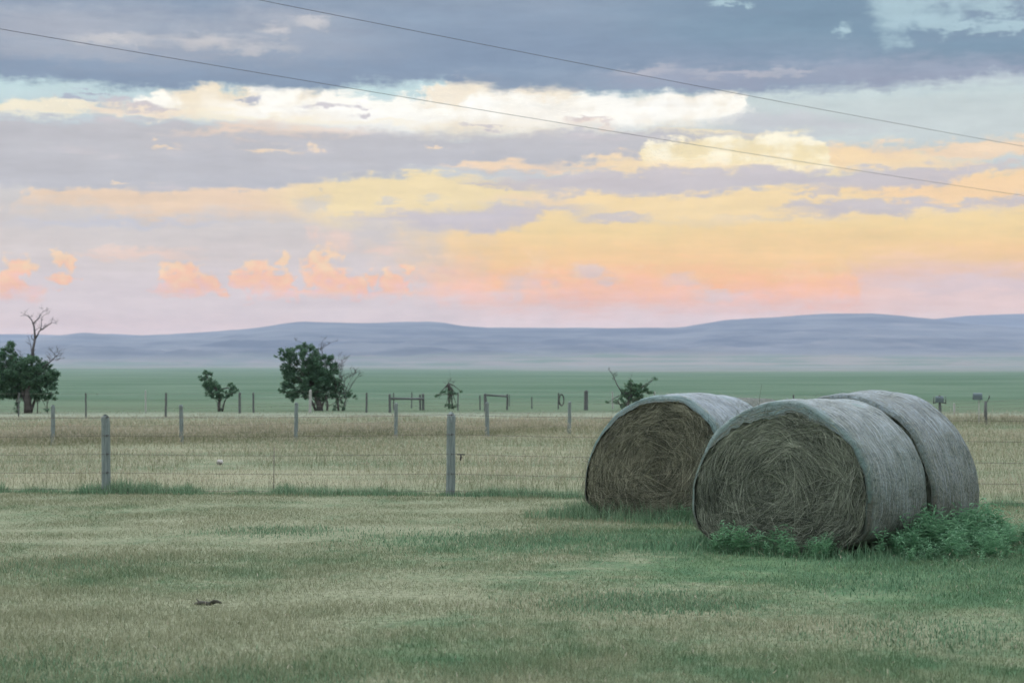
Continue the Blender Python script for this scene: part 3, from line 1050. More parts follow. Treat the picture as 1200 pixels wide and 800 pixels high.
m_hay = [hay_mat('hay_grey', (0.042, 0.052, 0.040, 1), (0.185, 0.214, 0.160, 1), (0.42, 0.46, 0.35, 1)),
         hay_mat('hay_brown', (0.042, 0.047, 0.034, 1), (0.200, 0.208, 0.145, 1), (0.46, 0.46, 0.325, 1))]


def section(theta, a, top, zc, sag):
    """outline of a slumped bale: round above, flattened where it sits"""
    c, s = math.cos(theta), math.sin(theta)
    if s >= 0:
        x = a * c
        z = zc + (top - zc) * s
    else:
        p = 0.62
        x = a * math.copysign(abs(c) ** p, c)
        z = zc - zc * abs(s) ** p
        if zc * abs(s) > 0:
            x *= 1.0 - 0.10 * abs(s) ** 3
    return x + sag * (z - zc) * 0.08, z


def make_bale(loc, rz, length, a, top, zc, sag, wm, hm, seed, label, strands, net_in, group, loose=1500):
    r_ = random.Random(seed)
    root = empty('hay_bale', loc, rz)
    tag(root, label, 'hay bale', group)
    NT = 144
    prof = []     # (y, scale, is_rim)
    L2 = length / 2
    fronts = [(-L2 + 0.030, None), (-L2 + 0.018, 0.5), (-L2 + 0.006, 0.955), (-L2 + 0.004, 0.975), (-L2 + 0.030, 0.990), (-L2 + 0.075, 0.999)]
    mids = [(-L2 + 0.075 + (length - 0.15) * t, 1.0 + 0.006 * math.sin(t * 9 + seed)) for t in (0.08, 0.18, 0.28, 0.38, 0.48, 0.58, 0.68, 0.78, 0.88)]
    backs = [(-y, s) for y, s in reversed(fronts)]
    prof = fronts + mids + backs
    verts, rimv = [], []
    for i, (y, s) in enumerate(prof):
        for k in range(NT):
            th = 2 * math.pi * k / NT
            x, z = section(th, a, top, zc, sag)
            ss = s
            yy = y
            half = s == 0.5
            if s is None or half:
                # torn inner edge of the net lying over the end of the bale
                reach = net_in(th) if y < 0 else 0.05
                ss = 0.965 - reach * (0.9 + 0.35 * mnoise.noise(Vector((math.cos(th) * 4, math.sin(th) * 4, seed))) + 0.25 * mnoise.noise(Vector((math.cos(th) * 14, math.sin(th) * 14, seed))))
                if half:
                    ss = (ss + 0.955) / 2
                yy = y + math.copysign(0.045 if y < 0 else 0.0, y) * (0.5 if half else 1.0)
            nn = mnoise.noise(Vector((math.cos(th) * 2.6, math.sin(th) * 2.6, y * 3.0 + seed * 7)))
            n2 = mnoise.noise(Vector((math.cos(th) * 9, math.sin(th) * 9, y * 9.0 + seed * 3)))
            rimv.append(1.0 if s is None else (0.9 if half else (max(0.0, min(1.0, (0.85 - z) / 0.35)) if i < 5 else 0.0)))
            lump = 1.0 + 0.026 * nn + 0.009 * n2 + 0.016 * mnoise.noise(Vector((math.cos(th) * 1.3 + seed, math.sin(th) * 1.3, y * 1.1)))
            verts.append((x * ss * lump, yy + (0.01 * nn if s is None else 0), max(0.0, zc + (z - zc) * ss * lump)))
    faces, fuv = [], []
    for i in range(len(prof) - 1):
        for k in range(NT):
            k2 = (k + 1) % NT
            faces.append((i * NT + k, i * NT + k2, (i + 1) * NT + k2, (i + 1) * NT + k))
            v0, v1 = prof[i][0], prof[i + 1][0]
            if i < 2:
                v0, v1 = -L2 - 0.16 + 0.08 * i, -L2 - 0.08 + 0.08 * i
            u0, u1 = k / NT * 5.2, (k + 1) / NT * 5.2
            fuv += [(u0, v0), (u1, v0), (u1, v1), (u0, v1)]
    net = mesh_obj('net_wrap', verts, faces, wm, root, True)
    ra = net.data.attributes.new('rim', 'FLOAT', 'POINT')
    ra.data.foreach_set('value', np.array(rimv, dtype=np.float32))
    ul = net.data.uv_layers.new(name='wrap')
    for i, q in enumerate(fuv):
        ul.data[i].uv = q

    # straws worked out through the net
    V, F, K = [], [], []
    for _ in range(loose):
        th = r_.uniform(-0.5, math.pi + 0.5)
        y_ = -L2 + (length * r_.random() if r_.random() < 0.7 else abs(r_.gauss(0, 0.05)))
        x, z = section(th, a, top, zc, sag)
        x2, z2 = section(th + 0.02, a, top, zc, sag)
        p = Vector((x, y_, z))
        tg = Vector((x2 - x, 0, z2 - z)).normalized()
        no = Vector((tg.z, 0, -tg.x))
        if no.dot(Vector((x, 0, z - zc))) < 0:
            no = -no
        d = (tg * r_.choice((-1, 1)) + Vector((0, r_.gauss(0, 0.5), 0)) + no * r_.uniform(0.0, 0.5) ** 1.5).normalized()
        ln = r_.uniform(0.03, 0.11)
        sd_ = d.cross(no).normalized() * r_.uniform(0.001, 0.0022)
        b0 = len(V)
        for t_ in (0.0, 0.5, 1.0):
            q = p + no * 0.018 + d * ln * t_ - no * ln * 0.3 * t_ * t_
            V += [q + sd_ * (1.2 - t_), q - sd_ * (1.2 - t_)]
        K += [r_.uniform(0.1, 0.9)] * 6
        F += [(b0, b0 + 1, b0 + 3, b0 + 2), (b0 + 2, b0 + 3, b0 + 5, b0 + 4)]
    o = mesh_obj('loose_straw', V, F, hm, root)
    at_ = o.data.attributes.new('rnd', 'FLOAT', 'POINT')
    at_.data.foreach_set('value', np.array(K, dtype=np.float32))

    for side, nst in ((-1, strands), (1, strands // 8)):
        V, F, K = [], [], []
        NR = 30
        yb = side * (L2 - 0.035)
        for ir in range(NR + 1):
            s = 0.02 + 0.955 * ir / NR
            for k in range(NT):
                th = 2 * math.pi * k / NT
                x, z = section(th, a, top, zc, sag)
                nn = mnoise.noise(Vector((math.cos(th) * s * 3.2, math.sin(th) * s * 3.2, seed + side)))
                n3 = mnoise.noise(Vector((th * 2.2, s * 17, seed + side)))
                n4 = mnoise.noise(Vector((x * s * 7, (z - zc) * s * 7, seed + side)))
                out_ = 0.045 * nn + 0.030 * n3 + 0.022 * n4 + 0.03 * (1 - s) - 0.13 * math.exp(-(s / 0.085) ** 2)
                cap = net_in(th) + 0.035 if side < 0 else 0.05
                if s > 0.96 - cap:
                    out_ = min(out_, -0.012)
                V.append((x * s, yb + side * out_, zc + (z - zc) * s + (0.15 * (1 - s))))
                K.append(0.22 + 0.3 * nn + 0.3 * n4)
        for ir in range(NR):
            for k in range(NT):
                k2 = (k + 1) % NT
                q = (ir * NT + k, ir * NT + k2, (ir + 1) * NT + k2, (ir + 1) * NT + k)
                F.append(q if side > 0 else q[::-1])
        F.append(tuple(range(NT)))
        # stalks: laid round and round, ends sprung loose
        left = 0
        for _ in range(nst):
            if left <= 0:
                left = r_.randint(1, 7)
                ws, wth, wjit, wk, wln = math.sqrt(r_.uniform(0.002, 0.985)) * 0.975, r_.uniform(0, 2 * math.pi), r_.gauss(0, 0.36) if r_.random() < 0.8 else r_.uniform(-1.6, 1.6), r_.random() ** 1.1, r_.uniform(0.10, 0.42)
            left -= 1
            s = min(0.97, abs(ws + r_.gauss(0, 0.012)))
            th = wth + r_.gauss(0, 0.03) / max(0.15, s)
            ln = wln * (r_.uniform(0.7, 1.3) if r_.random() < 0.55 else r_.uniform(0.15, 0.5))
            wd = r_.uniform(0.0018, 0.0062)
            x, z = section(th, a, top, zc, sag)
            x2, z2 = section(th + 0.02, a, top, zc, sag)
            if side < 0 and s > 0.945 - net_in(th):
                if r_.random() < 0.93:
                    continue
            lim = 1.0 - s
            if lim < 0.2:
                ln = min(ln, 0.13)
            px_, pz_ = x * s, zc + (z - zc) * s + 0.15 * (1 - s)
            tx, tz = (x2 - x), (z2 - z)
            l_ = math.hypot(tx, tz) or 1
            tx, tz = tx / l_, tz / l_
            if wk * 7.3 % 1.0 < 0.5:
                tx, tz = -tx, -tz
            jit = wjit + r_.gauss(0, 0.26)
            if lim < 0.2:
                jit *= 0.35
            dx_, dz_ = tx * math.cos(jit) - tz * math.sin(jit), tx * math.sin(jit) + tz * math.cos(jit)
            loose = r_.random()
            lift0 = r_.uniform(0.0, 0.022)
            lift1 = lift0 + (r_.uniform(0.0, 0.03) if loose < 0.8 else r_.uniform(0.02, 0.10))
            cxn, czn = -px_, (zc - pz_)
            kap = r_.uniform(0.3, 1.4) * ln
            rr_ = math.hypot(cxn, czn) or 1
            nseg = 3
            droop = r_.uniform(0, 0.5) * ln * (1 if loose > 0.6 else 0.2)
            pt = mnoise.noise(Vector((px_ * 2.4, pz_ * 2.4, seed + 5))) + 0.6 * mnoise.noise(Vector((s * 9, th * 1.2, seed + 9)))
            kk = min(1.0, max(0.0, wk * 0.85 + 0.42 * pt + 0.05 + r_.gauss(0, 0.10) - 0.5 * math.exp(-(s / 0.07) ** 2)))
            b0 = len(V)
            pts = []
            for t in np.linspace(0, 1, nseg + 1):
                qx = px_ + dx_ * ln * t + cxn / rr_ * kap * t * t * 0.45
                qz = pz_ + dz_ * ln * t + czn / rr_ * kap * t * t * 0.45 - droop * t * t
                # keep stalks that reach past the rim from sailing off
                bn_ = 0.045 * mnoise.noise(Vector((math.cos(th) * s * 3.2, math.sin(th) * s * 3.2, seed + side))) + 0.030 * mnoise.noise(Vector((th * 2.2, s * 17, seed + side)))
                qy = yb + side * ((bn_ if lim > 0.12 else min(bn_, 0.0)) + 0.010 + lift0 + (lift1 - lift0) * t * t + 0.015 * (1 - s))
                pts.append((qx, qy, max(0.01, qz)))
            wx_, wz_ = -dz_, dx_
            tw = r_.uniform(-0.6, 0.6)
            for i, (qx, qy, qz) in enumerate(pts):
                w_ = wd * (1.0, 1.0, 0.8, 0.3)[i] * 0.5
                V.append((qx + wx_ * w_, qy + tw * w_, qz + wz_ * w_))
                V.append((qx - wx_ * w_, qy - tw * w_, qz - wz_ * w_))
                K += [kk, kk]
            for i in range(nseg):
                F.append((b0 + 2 * i, b0 + 2 * i + 1, b0 + 2 * i + 3, b0 + 2 * i + 2))
        o = mesh_obj('hay_end', V, F, hm, root, False)
        at_ = o.data.attributes.new('rnd', 'FLOAT', 'POINT')
        at_.data.foreach_set('value', np.array(K, dtype=np.float32))
    return root


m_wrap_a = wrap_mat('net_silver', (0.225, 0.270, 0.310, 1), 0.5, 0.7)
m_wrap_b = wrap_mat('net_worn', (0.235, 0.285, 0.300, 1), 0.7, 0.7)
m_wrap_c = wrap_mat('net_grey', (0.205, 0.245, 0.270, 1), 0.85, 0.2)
m_wrap_d = wrap_mat('net_dark', (0.055, 0.060, 0.052, 1), 1.0, 0.1)

ANG = math.radians(35)
AX = Vector((math.sin(ANG), math.cos(ANG), 0))
ROT = -ANG
GB = 'round hay bales standing in two rows on the lawn'


def net_near(th):
    # the net laps far over the upper left of this end, little at the sides
    d = (th - math.radians(100) + math.pi) % (2 * math.pi) - math.pi
    return 0.02 + 0.125 * math.exp(-(abs(d) / 0.75) ** 3)


def net_left(th):
    d = (th - math.radians(110) + math.pi) % (2 * math.pi) - math.pi
    return 0.012 + 0.05 * math.exp(-(d / 0.75) ** 2)


LEN = 1.27
f1 = Vector((*BALES['near'], 0))
f2 = Vector((*BALES['left'], 0))
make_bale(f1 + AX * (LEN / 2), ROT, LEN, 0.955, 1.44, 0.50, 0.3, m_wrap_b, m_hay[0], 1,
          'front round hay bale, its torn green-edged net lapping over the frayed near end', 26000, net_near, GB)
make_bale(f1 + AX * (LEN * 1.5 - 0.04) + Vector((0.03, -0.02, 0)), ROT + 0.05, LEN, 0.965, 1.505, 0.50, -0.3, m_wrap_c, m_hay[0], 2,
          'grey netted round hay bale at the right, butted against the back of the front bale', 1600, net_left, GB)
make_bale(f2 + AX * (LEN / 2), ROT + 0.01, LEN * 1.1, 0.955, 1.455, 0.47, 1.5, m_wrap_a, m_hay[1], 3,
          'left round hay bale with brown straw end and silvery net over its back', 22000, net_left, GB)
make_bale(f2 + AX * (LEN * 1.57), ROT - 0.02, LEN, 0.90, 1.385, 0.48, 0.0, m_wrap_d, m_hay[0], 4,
          'dark weathered hay bale almost hidden behind the left bale, only its top rim showing', 1200, net_left, GB)
# ================================================================== WEEDS
def leaf_mat(name, c0, c1, tr=0.3):
    m, nt, out = new_mat(name)
    k = attr(nt, 'rnd')
    c = mix(nt, c0, c1, k)
    c = mix(nt, c, (0.13, 0.16, 0.07, 1), noise(nt, tex(nt, 'Object'), 7.0, 2.0).step(0.62, 0.8) * 0.5)
    principled(nt, out, c, 0.55, spec=0.25, transl=tr)
    return m


m_weed = leaf_mat('weed_leaf', (0.070, 0.190, 0.095, 1), (0.210, 0.400, 0.225, 1), 0.42)


def weed_mesh(seed, h, slim=False):
    r_ = random.Random(seed)
    V, F, K = [], [], []
    for s in range(r_.randint(2, 6)):
        a = r_.uniform(0, 6.28)
        sp = r_.uniform(0.1, 0.55)
        hs = h * r_.uniform(0.55, 1.1)
        pts = [Vector((math.cos(a) * sp * hs * t * t, math.sin(a) * sp * hs * t * t, hs * (t - 0.25 * sp * t * t))) for t in (0, 0.35, 0.7, 1.0)]
        wdir = Vector((-math.sin(a), math.cos(a), 0))
        b = len(V)
        for i, p in enumerate(pts):
            w = 0.004 * (1 - 0.6 * i / 3)
            V += [p + wdir * w, p - wdir * w]
            K += [0.25, 0.25]
        for i in range(3):
            F.append((b + 2 * i, b + 2 * i + 1, b + 2 * i + 3, b + 2 * i + 2))
        nl = r_.randint(9, 15)
        for l in range(nl):
            t = 0.15 + 0.85 * (l + r_.random()) / nl
            j = min(2, int(t * 3))
            p = pts[j].lerp(pts[j + 1], min(1, t * 3 - j))
            la = l * 2.4 + r_.uniform(-0.6, 0.6)
            ln = (0.105 - 0.05 * t) * r_.uniform(0.7, 1.25)
            wd = ln * (r_.uniform(0.14, 0.22) if slim else r_.uniform(0.32, 0.5))
            ln *= 1.5 if slim else 1.0
            d = Vector((math.cos(la), math.sin(la), r_.uniform(0.0, 0.75))).normalized()
            sd_ = d.cross(Vector((0, 0, 1))).normalized()
            up = sd_.cross(d)
            b = len(V)
            V += [p, p + d * ln * 0.45 + sd_ * wd * 0.5 + up * ln * 0.08, p + d * ln - up * ln * 0.18, p + d * ln * 0.45 - sd_ * wd * 0.5 + up * ln * 0.08, p + d * ln * 0.45]
            k = r_.random() * 0.75 + 0.25 * t
            K += [k * 0.8, k, k, k, k * 0.85]
            F += [(b, b + 1, b + 4), (b + 1, b + 2, b + 4), (b + 2, b + 3, b + 4), (b + 3, b, b + 4)]
    me = bpy.data.meshes.new('leafy_weed')
    me.from_pydata([tuple(v) for v in V], [], F)
    at_ = me.attributes.new('rnd', 'FLOAT', 'POINT')
    at_.data.foreach_set('value', np.array(K, dtype=np.float32))
    me.materials.append(m_weed)
    return me


weeds = [weed_mesh(100 + i, 0.30 if i % 3 else 0.36, i % 3 == 0) for i in range(9)]
m_flower = None
RGT = Vector((math.cos(ANG), -math.sin(ANG), 0))
spots = []
wr = random.Random(5)
# in front of the near end (towards its right), along the right side, spilling out to the right
for i in range(40):
    b = wr.uniform(-0.52, 0.66)
    spots.append((f1 + RGT * b - AX * wr.uniform(0.05, 0.42), wr.uniform(0.4, 1.0) * (1.0 if b < 0.25 else 0.75), 'end'))
for i in range(46):
    a = wr.uniform(0.02, 2.7)
    spots.append((f1 + AX * a + RGT * (0.95 + abs(wr.gauss(0, 0.16))), wr.uniform(0.6, 1.35), 'side'))
for i in range(44):
    a = wr.uniform(0.15, 2.6)
    spots.append((f1 + AX * a + RGT * (1.05 + wr.uniform(0.0, 0.8)), wr.uniform(0.35, 1.0), 'side'))
for i in range(90):
    x_ = wr.uniform(3.5, 5.6)
    spots.append((Vector((x_, 18.95 + (x_ - 3.5) * 0.3 + wr.gauss(0, 0.62), 0)), wr.uniform(0.25, 0.95), 'out'))
for i in range(12):
    spots.append((f2 + RGT * wr.uniform(0.3, 0.75) - AX * wr.uniform(0.05, 0.3), wr.uniform(0.4, 0.7), 'left'))
WL = {'end': ('leafy green weed growing against the frayed near end of the front bale', 'weeds before the end of the front bale'),
      'side': ('leafy green weed in the thicket along the right side of the front bales', 'weeds along the right side of the front bales'),
      'out': ('leafy green weed in the low patch spreading right of the bales', 'weeds spreading right of the bales'),
      'left': ('leafy green weed between the left bale and the front bale', 'weeds between the left and the front bale')}
for i, (p, sc_, kd) in enumerate(spots):
    o = bpy.data.objects.new('leafy_weed', weeds[(i * 5 + i // 7) % 9])
    o.location = p
    o.rotation_euler = (wr.uniform(-0.12, 0.12), wr.uniform(-0.12, 0.12), wr.uniform(0, 6.28))
    o.scale = (sc_, sc_, sc_ * wr.uniform(0.85, 1.2))
    link(o)
    tag(o, WL[kd][0], 'weed', WL[kd][1])

# ================================================================== FENCES
def wood_mat(name, c0, c1, c2):
    m, nt, out = new_mat(name)
    ox, oy, oz = sep(nt, tex(nt, 'Object'))
    g = noise(nt, vec(nt, ox * 60.0, oy * 60.0, oz * 3.0), 1.0, 5.0, 0.65)
    k = noise(nt, vec(nt, ox * 9.0, oy * 9.0, oz * 5.0), 1.0, 3.0)
    c = mix(nt, c0, c1, g.step(0.3, 0.7))
    c = mix(nt, c, c2, k.step(0.55, 0.75) * 0.6)
    principled(nt, out, c, 0.85, bump=g, bump_d=0.006, bump_s=0.7, spec=0.2)
    return m


m_post = wood_mat('weathered_wood', (0.110, 0.140, 0.130, 1), (0.200, 0.242, 0.226, 1), (0.075, 0.092, 0.085, 1))
m_post_dk = wood_mat('dark_wood', (0.070, 0.080, 0.075, 1), (0.115, 0.125, 0.12, 1), (0.05, 0.055, 0.05, 1))
m_post_pale = wood_mat('pale_wood', (0.24, 0.25, 0.23, 1), (0.36, 0.36, 0.33, 1), (0.18, 0.18, 0.16, 1))
m_steel, nt, out = new_mat('rusty_wire')
principled(nt, out, mix(nt, (0.10, 0.105, 0.105, 1), (0.16, 0.13, 0.10, 1), noise(nt, tex(nt, 'Object'), 3.0, 2.0)), 0.55, metallic=0.5)
m_dark, nt, out = new_mat('dark_iron')
principled(nt, out, mix(nt, (0.035, 0.04, 0.04, 1), (0.07, 0.065, 0.06, 1), noise(nt, tex(nt, 'Object'), 20.0, 2.0)), 0.6, metallic=0.3)


def post_mesh(parent, off, h, r, mat, lean=0.0, label=None, seed=0, n=14, below=0.35):
    """a turned post slightly irregular in girth, its top edge worn round"""
    r_ = random.Random(seed)
    t = Tubes()
    zs = [-below, 0.0, 0.15 * h, 0.35 * h, 0.55 * h, 0.75 * h, 0.9 * h, h - 0.6 * r, h - 0.15 * r, h]
    rs = [1.05, 1.05, 1.04, 1.0, 1.01, 0.98, 0.98, 0.97, 0.90, 0.60]
    pts = [Vector((lean * z + 0.004 * r_.uniform(-1, 1), 0.01 * r_.uniform(-1, 1) * (r > 0.04), z)) for z in zs]
    t.tube(pts, [r * k for k in rs], n)
    if n > 8:
        t.v = [Vector((v.x, v.y, v.z + (0.012 * mnoise.noise(v * 18) if v.z > h * 0.9 else 0))) * 1.0 for v in t.v]
        t.v = [Vector((v.x * (1 + 0.03 * mnoise.noise(Vector((v.x * 30, v.y * 30, v.z * 3 + seed)))), v.y, v.z)) for v in t.v]
    o = t.build('fence_post', mat, parent)
    o.location = off
    if label:
        o['label'] = label
    return o


def wire_mesh(parent, pts, r, sag=0.0, seed=0, barbs=0.0):
    r_ = random.Random(seed)
    t = Tubes()
    fine = []
    for a, b in zip(pts[:-1], pts[1:]):
        m = 8
        for i in range(m):
            s = i / m
            p = a.lerp(b, s)
            p = p + Vector((0, 0, -sag * 4 * s * (1 - s) + r_.uniform(-1, 1) * 0.004))
            fine.append(p)
    fine.append(pts[-1])
    t.tube(fine, [r] * len(fine), 5)
    if barbs:
        for a, b in zip(pts[:-1], pts[1:]):
            n = int((b - a).length / barbs)
            for i in range(n):
                s = (i + 0.5) / n
                p = a.lerp(b, s) + Vector((0, 0, -sag * 4 * s * (1 - s)))
                d = Vector((r_.uniform(-1, 1), r_.uniform(-1, 1), r_.uniform(-1, 1))).normalized() * 0.016
                t.tube([p - d, p + d], [r * 0.8, r * 0.5], 3)
    return t.build('wire', m_steel, parent)


# --- near fence: stout grey posts, five strands
nf_posts = [(-10.72, 29.9, 1.05), (-5.78, 29.2, 1.09), (-0.86, 28.6, 1.135), (3.75, 27.35, 1.12), (8.25, 25.5, 1.12)]
o0 = Vector((-0.86, 28.6, 0))
nf = empty('wire_fence', o0)
tag(nf, 'nearest wire fence on stout grey posts, crossing behind the bales', 'fence')
labs = [None, 'grey fence post standing in a dark green tuft at the left', 'thickest grey post, nearest the left bale', None, None]
HW = [0.99, 0.75, 0.51, 0.27, 0.06]
for i, (x_, y_, h_) in enumerate(nf_posts):
    p = post_mesh(nf, Vector((x_, y_, 0)) - o0, h_, 0.062, m_post, 0.012 * (-1) ** i, labs[i], 40 + i, 18)
    t = Tubes()
    for hw in HW[:4]:
        z = hw * h_
        t.tube([Vector((0.02, -0.064, z + 0.016)), Vector((0.02, -0.074, z)), Vector((0.02, -0.064, z - 0.016))], [0.006] * 3, 4)
        t.tube([Vector((-0.045, -0.052, z)), Vector((0.045, -0.056, z + 0.004))], [0.005] * 2, 4)
    t.build('staples', m_dark, p)
for k, hw in enumerate(HW):
    pts = [Vector((x_, y_ - 0.066, hw * h_)) - o0 for x_, y_, h_ in nf_posts]
    e0, e1 = pts[0] + (pts[0] - pts[1]) * 2, pts[-1] + (pts[-1] - pts[-2]) * 2
    wire_mesh(nf, [e0] + pts + [e1], 0.0025, 0.02, 60 + k, 0.30)
st = Tubes()
sx = at(321, 28.93)
st.tube([sx + Vector((0, 0, 0)) - o0, sx + Vector((0.005, 0, 0.66)) - o0], [0.006, 0.005], 5)
st.build('stay', m_steel, nf)
cl = Tubes()
pc_ = Vector((at(540, 28.5).x, 28.42, 0.55)) - o0
cl.tube([pc_ + Vector((-0.05, 0, 0.03)), pc_ + Vector((0.06, 0, 0.028))], [0.009, 0.009], 5)
cl.tube([pc_ + Vector((0.0, 0, 0.03)), pc_ + Vector((0.006, 0, -0.01)), pc_ + Vector((-0.004, 0, -0.055))], [0.008, 0.016, 0.010], 6)
cl.build('wire_clip', m_dark, nf)

# --- middle fence
mf = [(-110, 518, 476, 0), (62, 521.5, 475, 0), (213, 519.5, 474.5, 0), (347, 517.5, 472, 0), (464, 514.5, 472.5, 0), (571, 512, 471.5, 0), (667, 508.5, 471, 0),
      (757, 505, 469, 0), (842, 502, 468, 0), (922, 499, 467, 0), (998, 497, 466, 0)]
o1 = at(464, dist_of(514.5))
mfe = empty('wire_fence', o1)
tag(mfe, 'middle wire fence of slim grey posts running through the dry meadow grass', 'fence')
mp = []
for i, (px, yb, yt, _) in enumerate(mf):
    d = dist_of(yb)
    p = at(px, d)
    h = (yb - yt) / FPX * d
    mp.append((p, h))
    post_mesh(mfe, p - o1, h, 0.050 if px != 571 else 0.058, m_post, 0.015 * math.sin(i * 2.3), None, 80 + i, 10)
e1 = at(1260, 68.0)
for k, hw in enumerate((0.93, 0.70, 0.48, 0.28)):
    pts = [p + Vector((0, -0.055, hw * h)) - o1 for p, h in mp]
    pts.append(e1 + Vector((0, 0, hw * 0.86)) - o1)
    wire_mesh(mfe, pts, 0.0028, 0.015, 90 + k)

# --- far fence: thin uneven stakes, gate brace frames
ff = [(-60, 489, 459, 'd', .035), (22, 488, 460, 'd', .03), (101, 490.5, 460, 'd', .032), (171, 484, 457, 'p', .032), (194.3, 489, 460, 'd', .045), (281, 484, 459.5, 'd', .055), (297.3, 483.5, 460, 'd', .042),
      (363.5, 484, 457, 'p', .06), (429.5, 483.5, 460, 'd', .045), (457, 483.5, 461.5, 'd', .055), (461.3, 480.5, 460, 'd', .03), (482.3, 478, 459, 'd', .03),
      (492.5, 480.5, 462, 'd', .045), (496, 480.5, 461, 'd', .06), (536.5, 481, 459.5, 'd', .03), (562.5, 480.5, 463, 'd', .032), (569, 482, 461, 'd', .07),
      (594.3, 480, 461.5, 'd', .05), (597, 476, 462, 'd', .022), (623.3, 479, 464.5, 'd', .03), (654.3, 479, 460, 'd', .035), (686.5, 480.5, 457.5, 'd', .10),
      (718, 479, 458.5, 'p', .035), (767, 480, 459, 'p', .045), (845, 482, 462, 'd', .035), (930, 483, 462, 'd', .035), (1010, 484, 462, 'd', .035), (1078.5, 486, 469.5, 'p', .032), (1118, 487, 472.5, 'p', .042),
      (1215, 488, 465, 'd', .035)]
o2 = at(492.5, dist_of(480.5))
ffe = empty('wire_fence', o2)
tag(ffe, 'farthest fence of thin dark uneven stakes with rail-braced gateways before the green plain', 'fence')
fp = {}
for i, (px, yb, yt, c, r) in enumerate(ff):
    d = dist_of(yb)
    p = at(px, d)
    h = (yb - yt) / FPX * d
    fp[px] = (p, h)
    post_mesh(ffe, p - o2, h, r, m_post_dk if c == 'd' else m_post_pale, 0.02 * math.sin(i * 1.9), 'pale wooden stake' if c == 'p' else None, 120 + i, 8)


def far_rail(pa, pb, py, r):
    a = fp[pa][0].copy()
    b = fp[pb][0].copy()
    a.z = EYE + (HY - py[0]) / FPX * a.y
    b.z = EYE + (HY - py[1]) / FPX * b.y
    t = Tubes()
    t.tube([a - o2, (a + b) / 2 - o2, b - o2], [r, r * 0.95, r], 8)
    t.build('brace_rail', m_post_dk, ffe)


far_rail(457, 496, (466.8, 467.2), 0.055)
far_rail(569, 594.3, (462.5, 464.3), 0.045)
for k, hw in enumerate((0.95, 0.70, 0.45)):
    pts = []
    for px, yb, yt, c, r in ff:
        if r < .034 and px not in (101,):
            continue
        p, h = fp[px]
        if px in (461.3,):
            continue
        pts.append(p + Vector((0, -0.04, hw * h)) - o2)
    wire_mesh(ffe, pts, 0.0036, 0.01, 150 + k)

# loop of old wire hung on a far stake
t = Tubes()
pr, hr = fp[654.3]
c0 = Vector((at(658, pr.y - 0.08).x, pr.y - 0.08, EYE + (HY - 468.5) / FPX * pr.y))
for k in range(4):
    ring = []
    rx_, rz_ = 0.10 + 0.012 * k, 0.30 - 0.012 * k
    for j in range(25):
        a = 2 * math.pi * j / 24
        ring.append(Vector((rx_ * math.cos(a) + 0.02 * math.sin(k * 2), 0.018 * k + 0.02 * math.cos(a), rz_ * math.sin(a))))
    t.tube(ring, [0.016] * 25, 5)
coil = t.build('wire_coil', m_dark, None)
coil.location = c0
tag(coil, 'dark narrow coil of old wire hung on a far fence stake', 'wire coil')

# ---- roadside posts at the right, with mailboxes
m_box, nt, out = new_mat('box_metal')
principled(nt, out, mix(nt, (0.070, 0.105, 0.110, 1), (0.115, 0.15, 0.155, 1), noise(nt, tex(nt, 'Object'), 4.0, 3.0)), 0.5, metallic=0.3)
m_box_dk, nt, out = new_mat('box_dark')
principled(nt, out, mix(nt, (0.045, 0.065, 0.075, 1), (0.09, 0.11, 0.12, 1), noise(nt, tex(nt, 'Object'), 4.0, 3.0)), 0.5, metallic=0.3)


def mailbox_body(parent, loc, w, d, h, mat, name='box'):
    """tunnel-shaped box, long side across"""
    V, F = [], []
    n = 10
    prof = [(-d / 2, 0), (-d / 2, h * 0.55)] + [(-d / 2 * math.cos(math.pi * k / n), h * 0.55 + h * 0.45 * math.sin(math.pi * k / n)) for k in range(1, n)] + [(d / 2, h * 0.55), (d / 2, 0)]
    m = len(prof)
    for x_ in (-w / 2, -w / 2 + 0.012, w / 2 - 0.012, w / 2):
        s = 0.96 if abs(x_) == w / 2 else 1.0
        for (y_, z_) in prof:
            V.append(Vector((x_, y_ * s, z_ * s + 0.004 * (s < 1))))
    for i in range(3):
        for k in range(m):
            k2 = (k + 1) % m
            F.append((i * m + k, i * m + k2, (i + 1) * m + k2, (i + 1) * m + k))
    F.append(tuple(range(m))[::-1])
    F.append(tuple(3 * m + k for k in range(m)))
    o = mesh_obj(name, V, F, mat, parent)
    o.location = loc
    return o


d = 68.0
pm = at(1101, d)
rt = empty('roadside_post', pm)
tag(rt, 'dark roadside post carrying a flat board and two short uprights, just right of the bales', 'signpost')
t = Tubes()
t.tube([Vector((0, 0, -0.3)), Vector((0.01, 0, 0.5)), Vector((0, 0, 1.02))], [0.05, 0.05, 0.045], 8)
t.build('post', m_post_dk, rt)
bd = mailbox_body(rt, Vector((-0.01, 0, 0.78)), 0.26, 0.16, 0.21, m_box, 'board')
t = Tubes()
t.tube([Vector((-0.21, 0.0, 0.76)), Vector((-0.06, 0, 0.80)), Vector((0.08, 0, 0.79)), Vector((0.21, 0, 0.75))], [0.02, 0.03, 0.03, 0.02], 6)
t.build('crossbar', m_post_dk, rt)
for sx_, z0, z1 in ((-0.205, 0.74, 0.97), (0.20, 0.73, 0.99)):
    t = Tubes()
    t.tube([Vector((sx_, 0, z0)), Vector((sx_, 0, z1))], [0.018, 0.015], 6)
    t.build('upright', m_post_dk, rt)

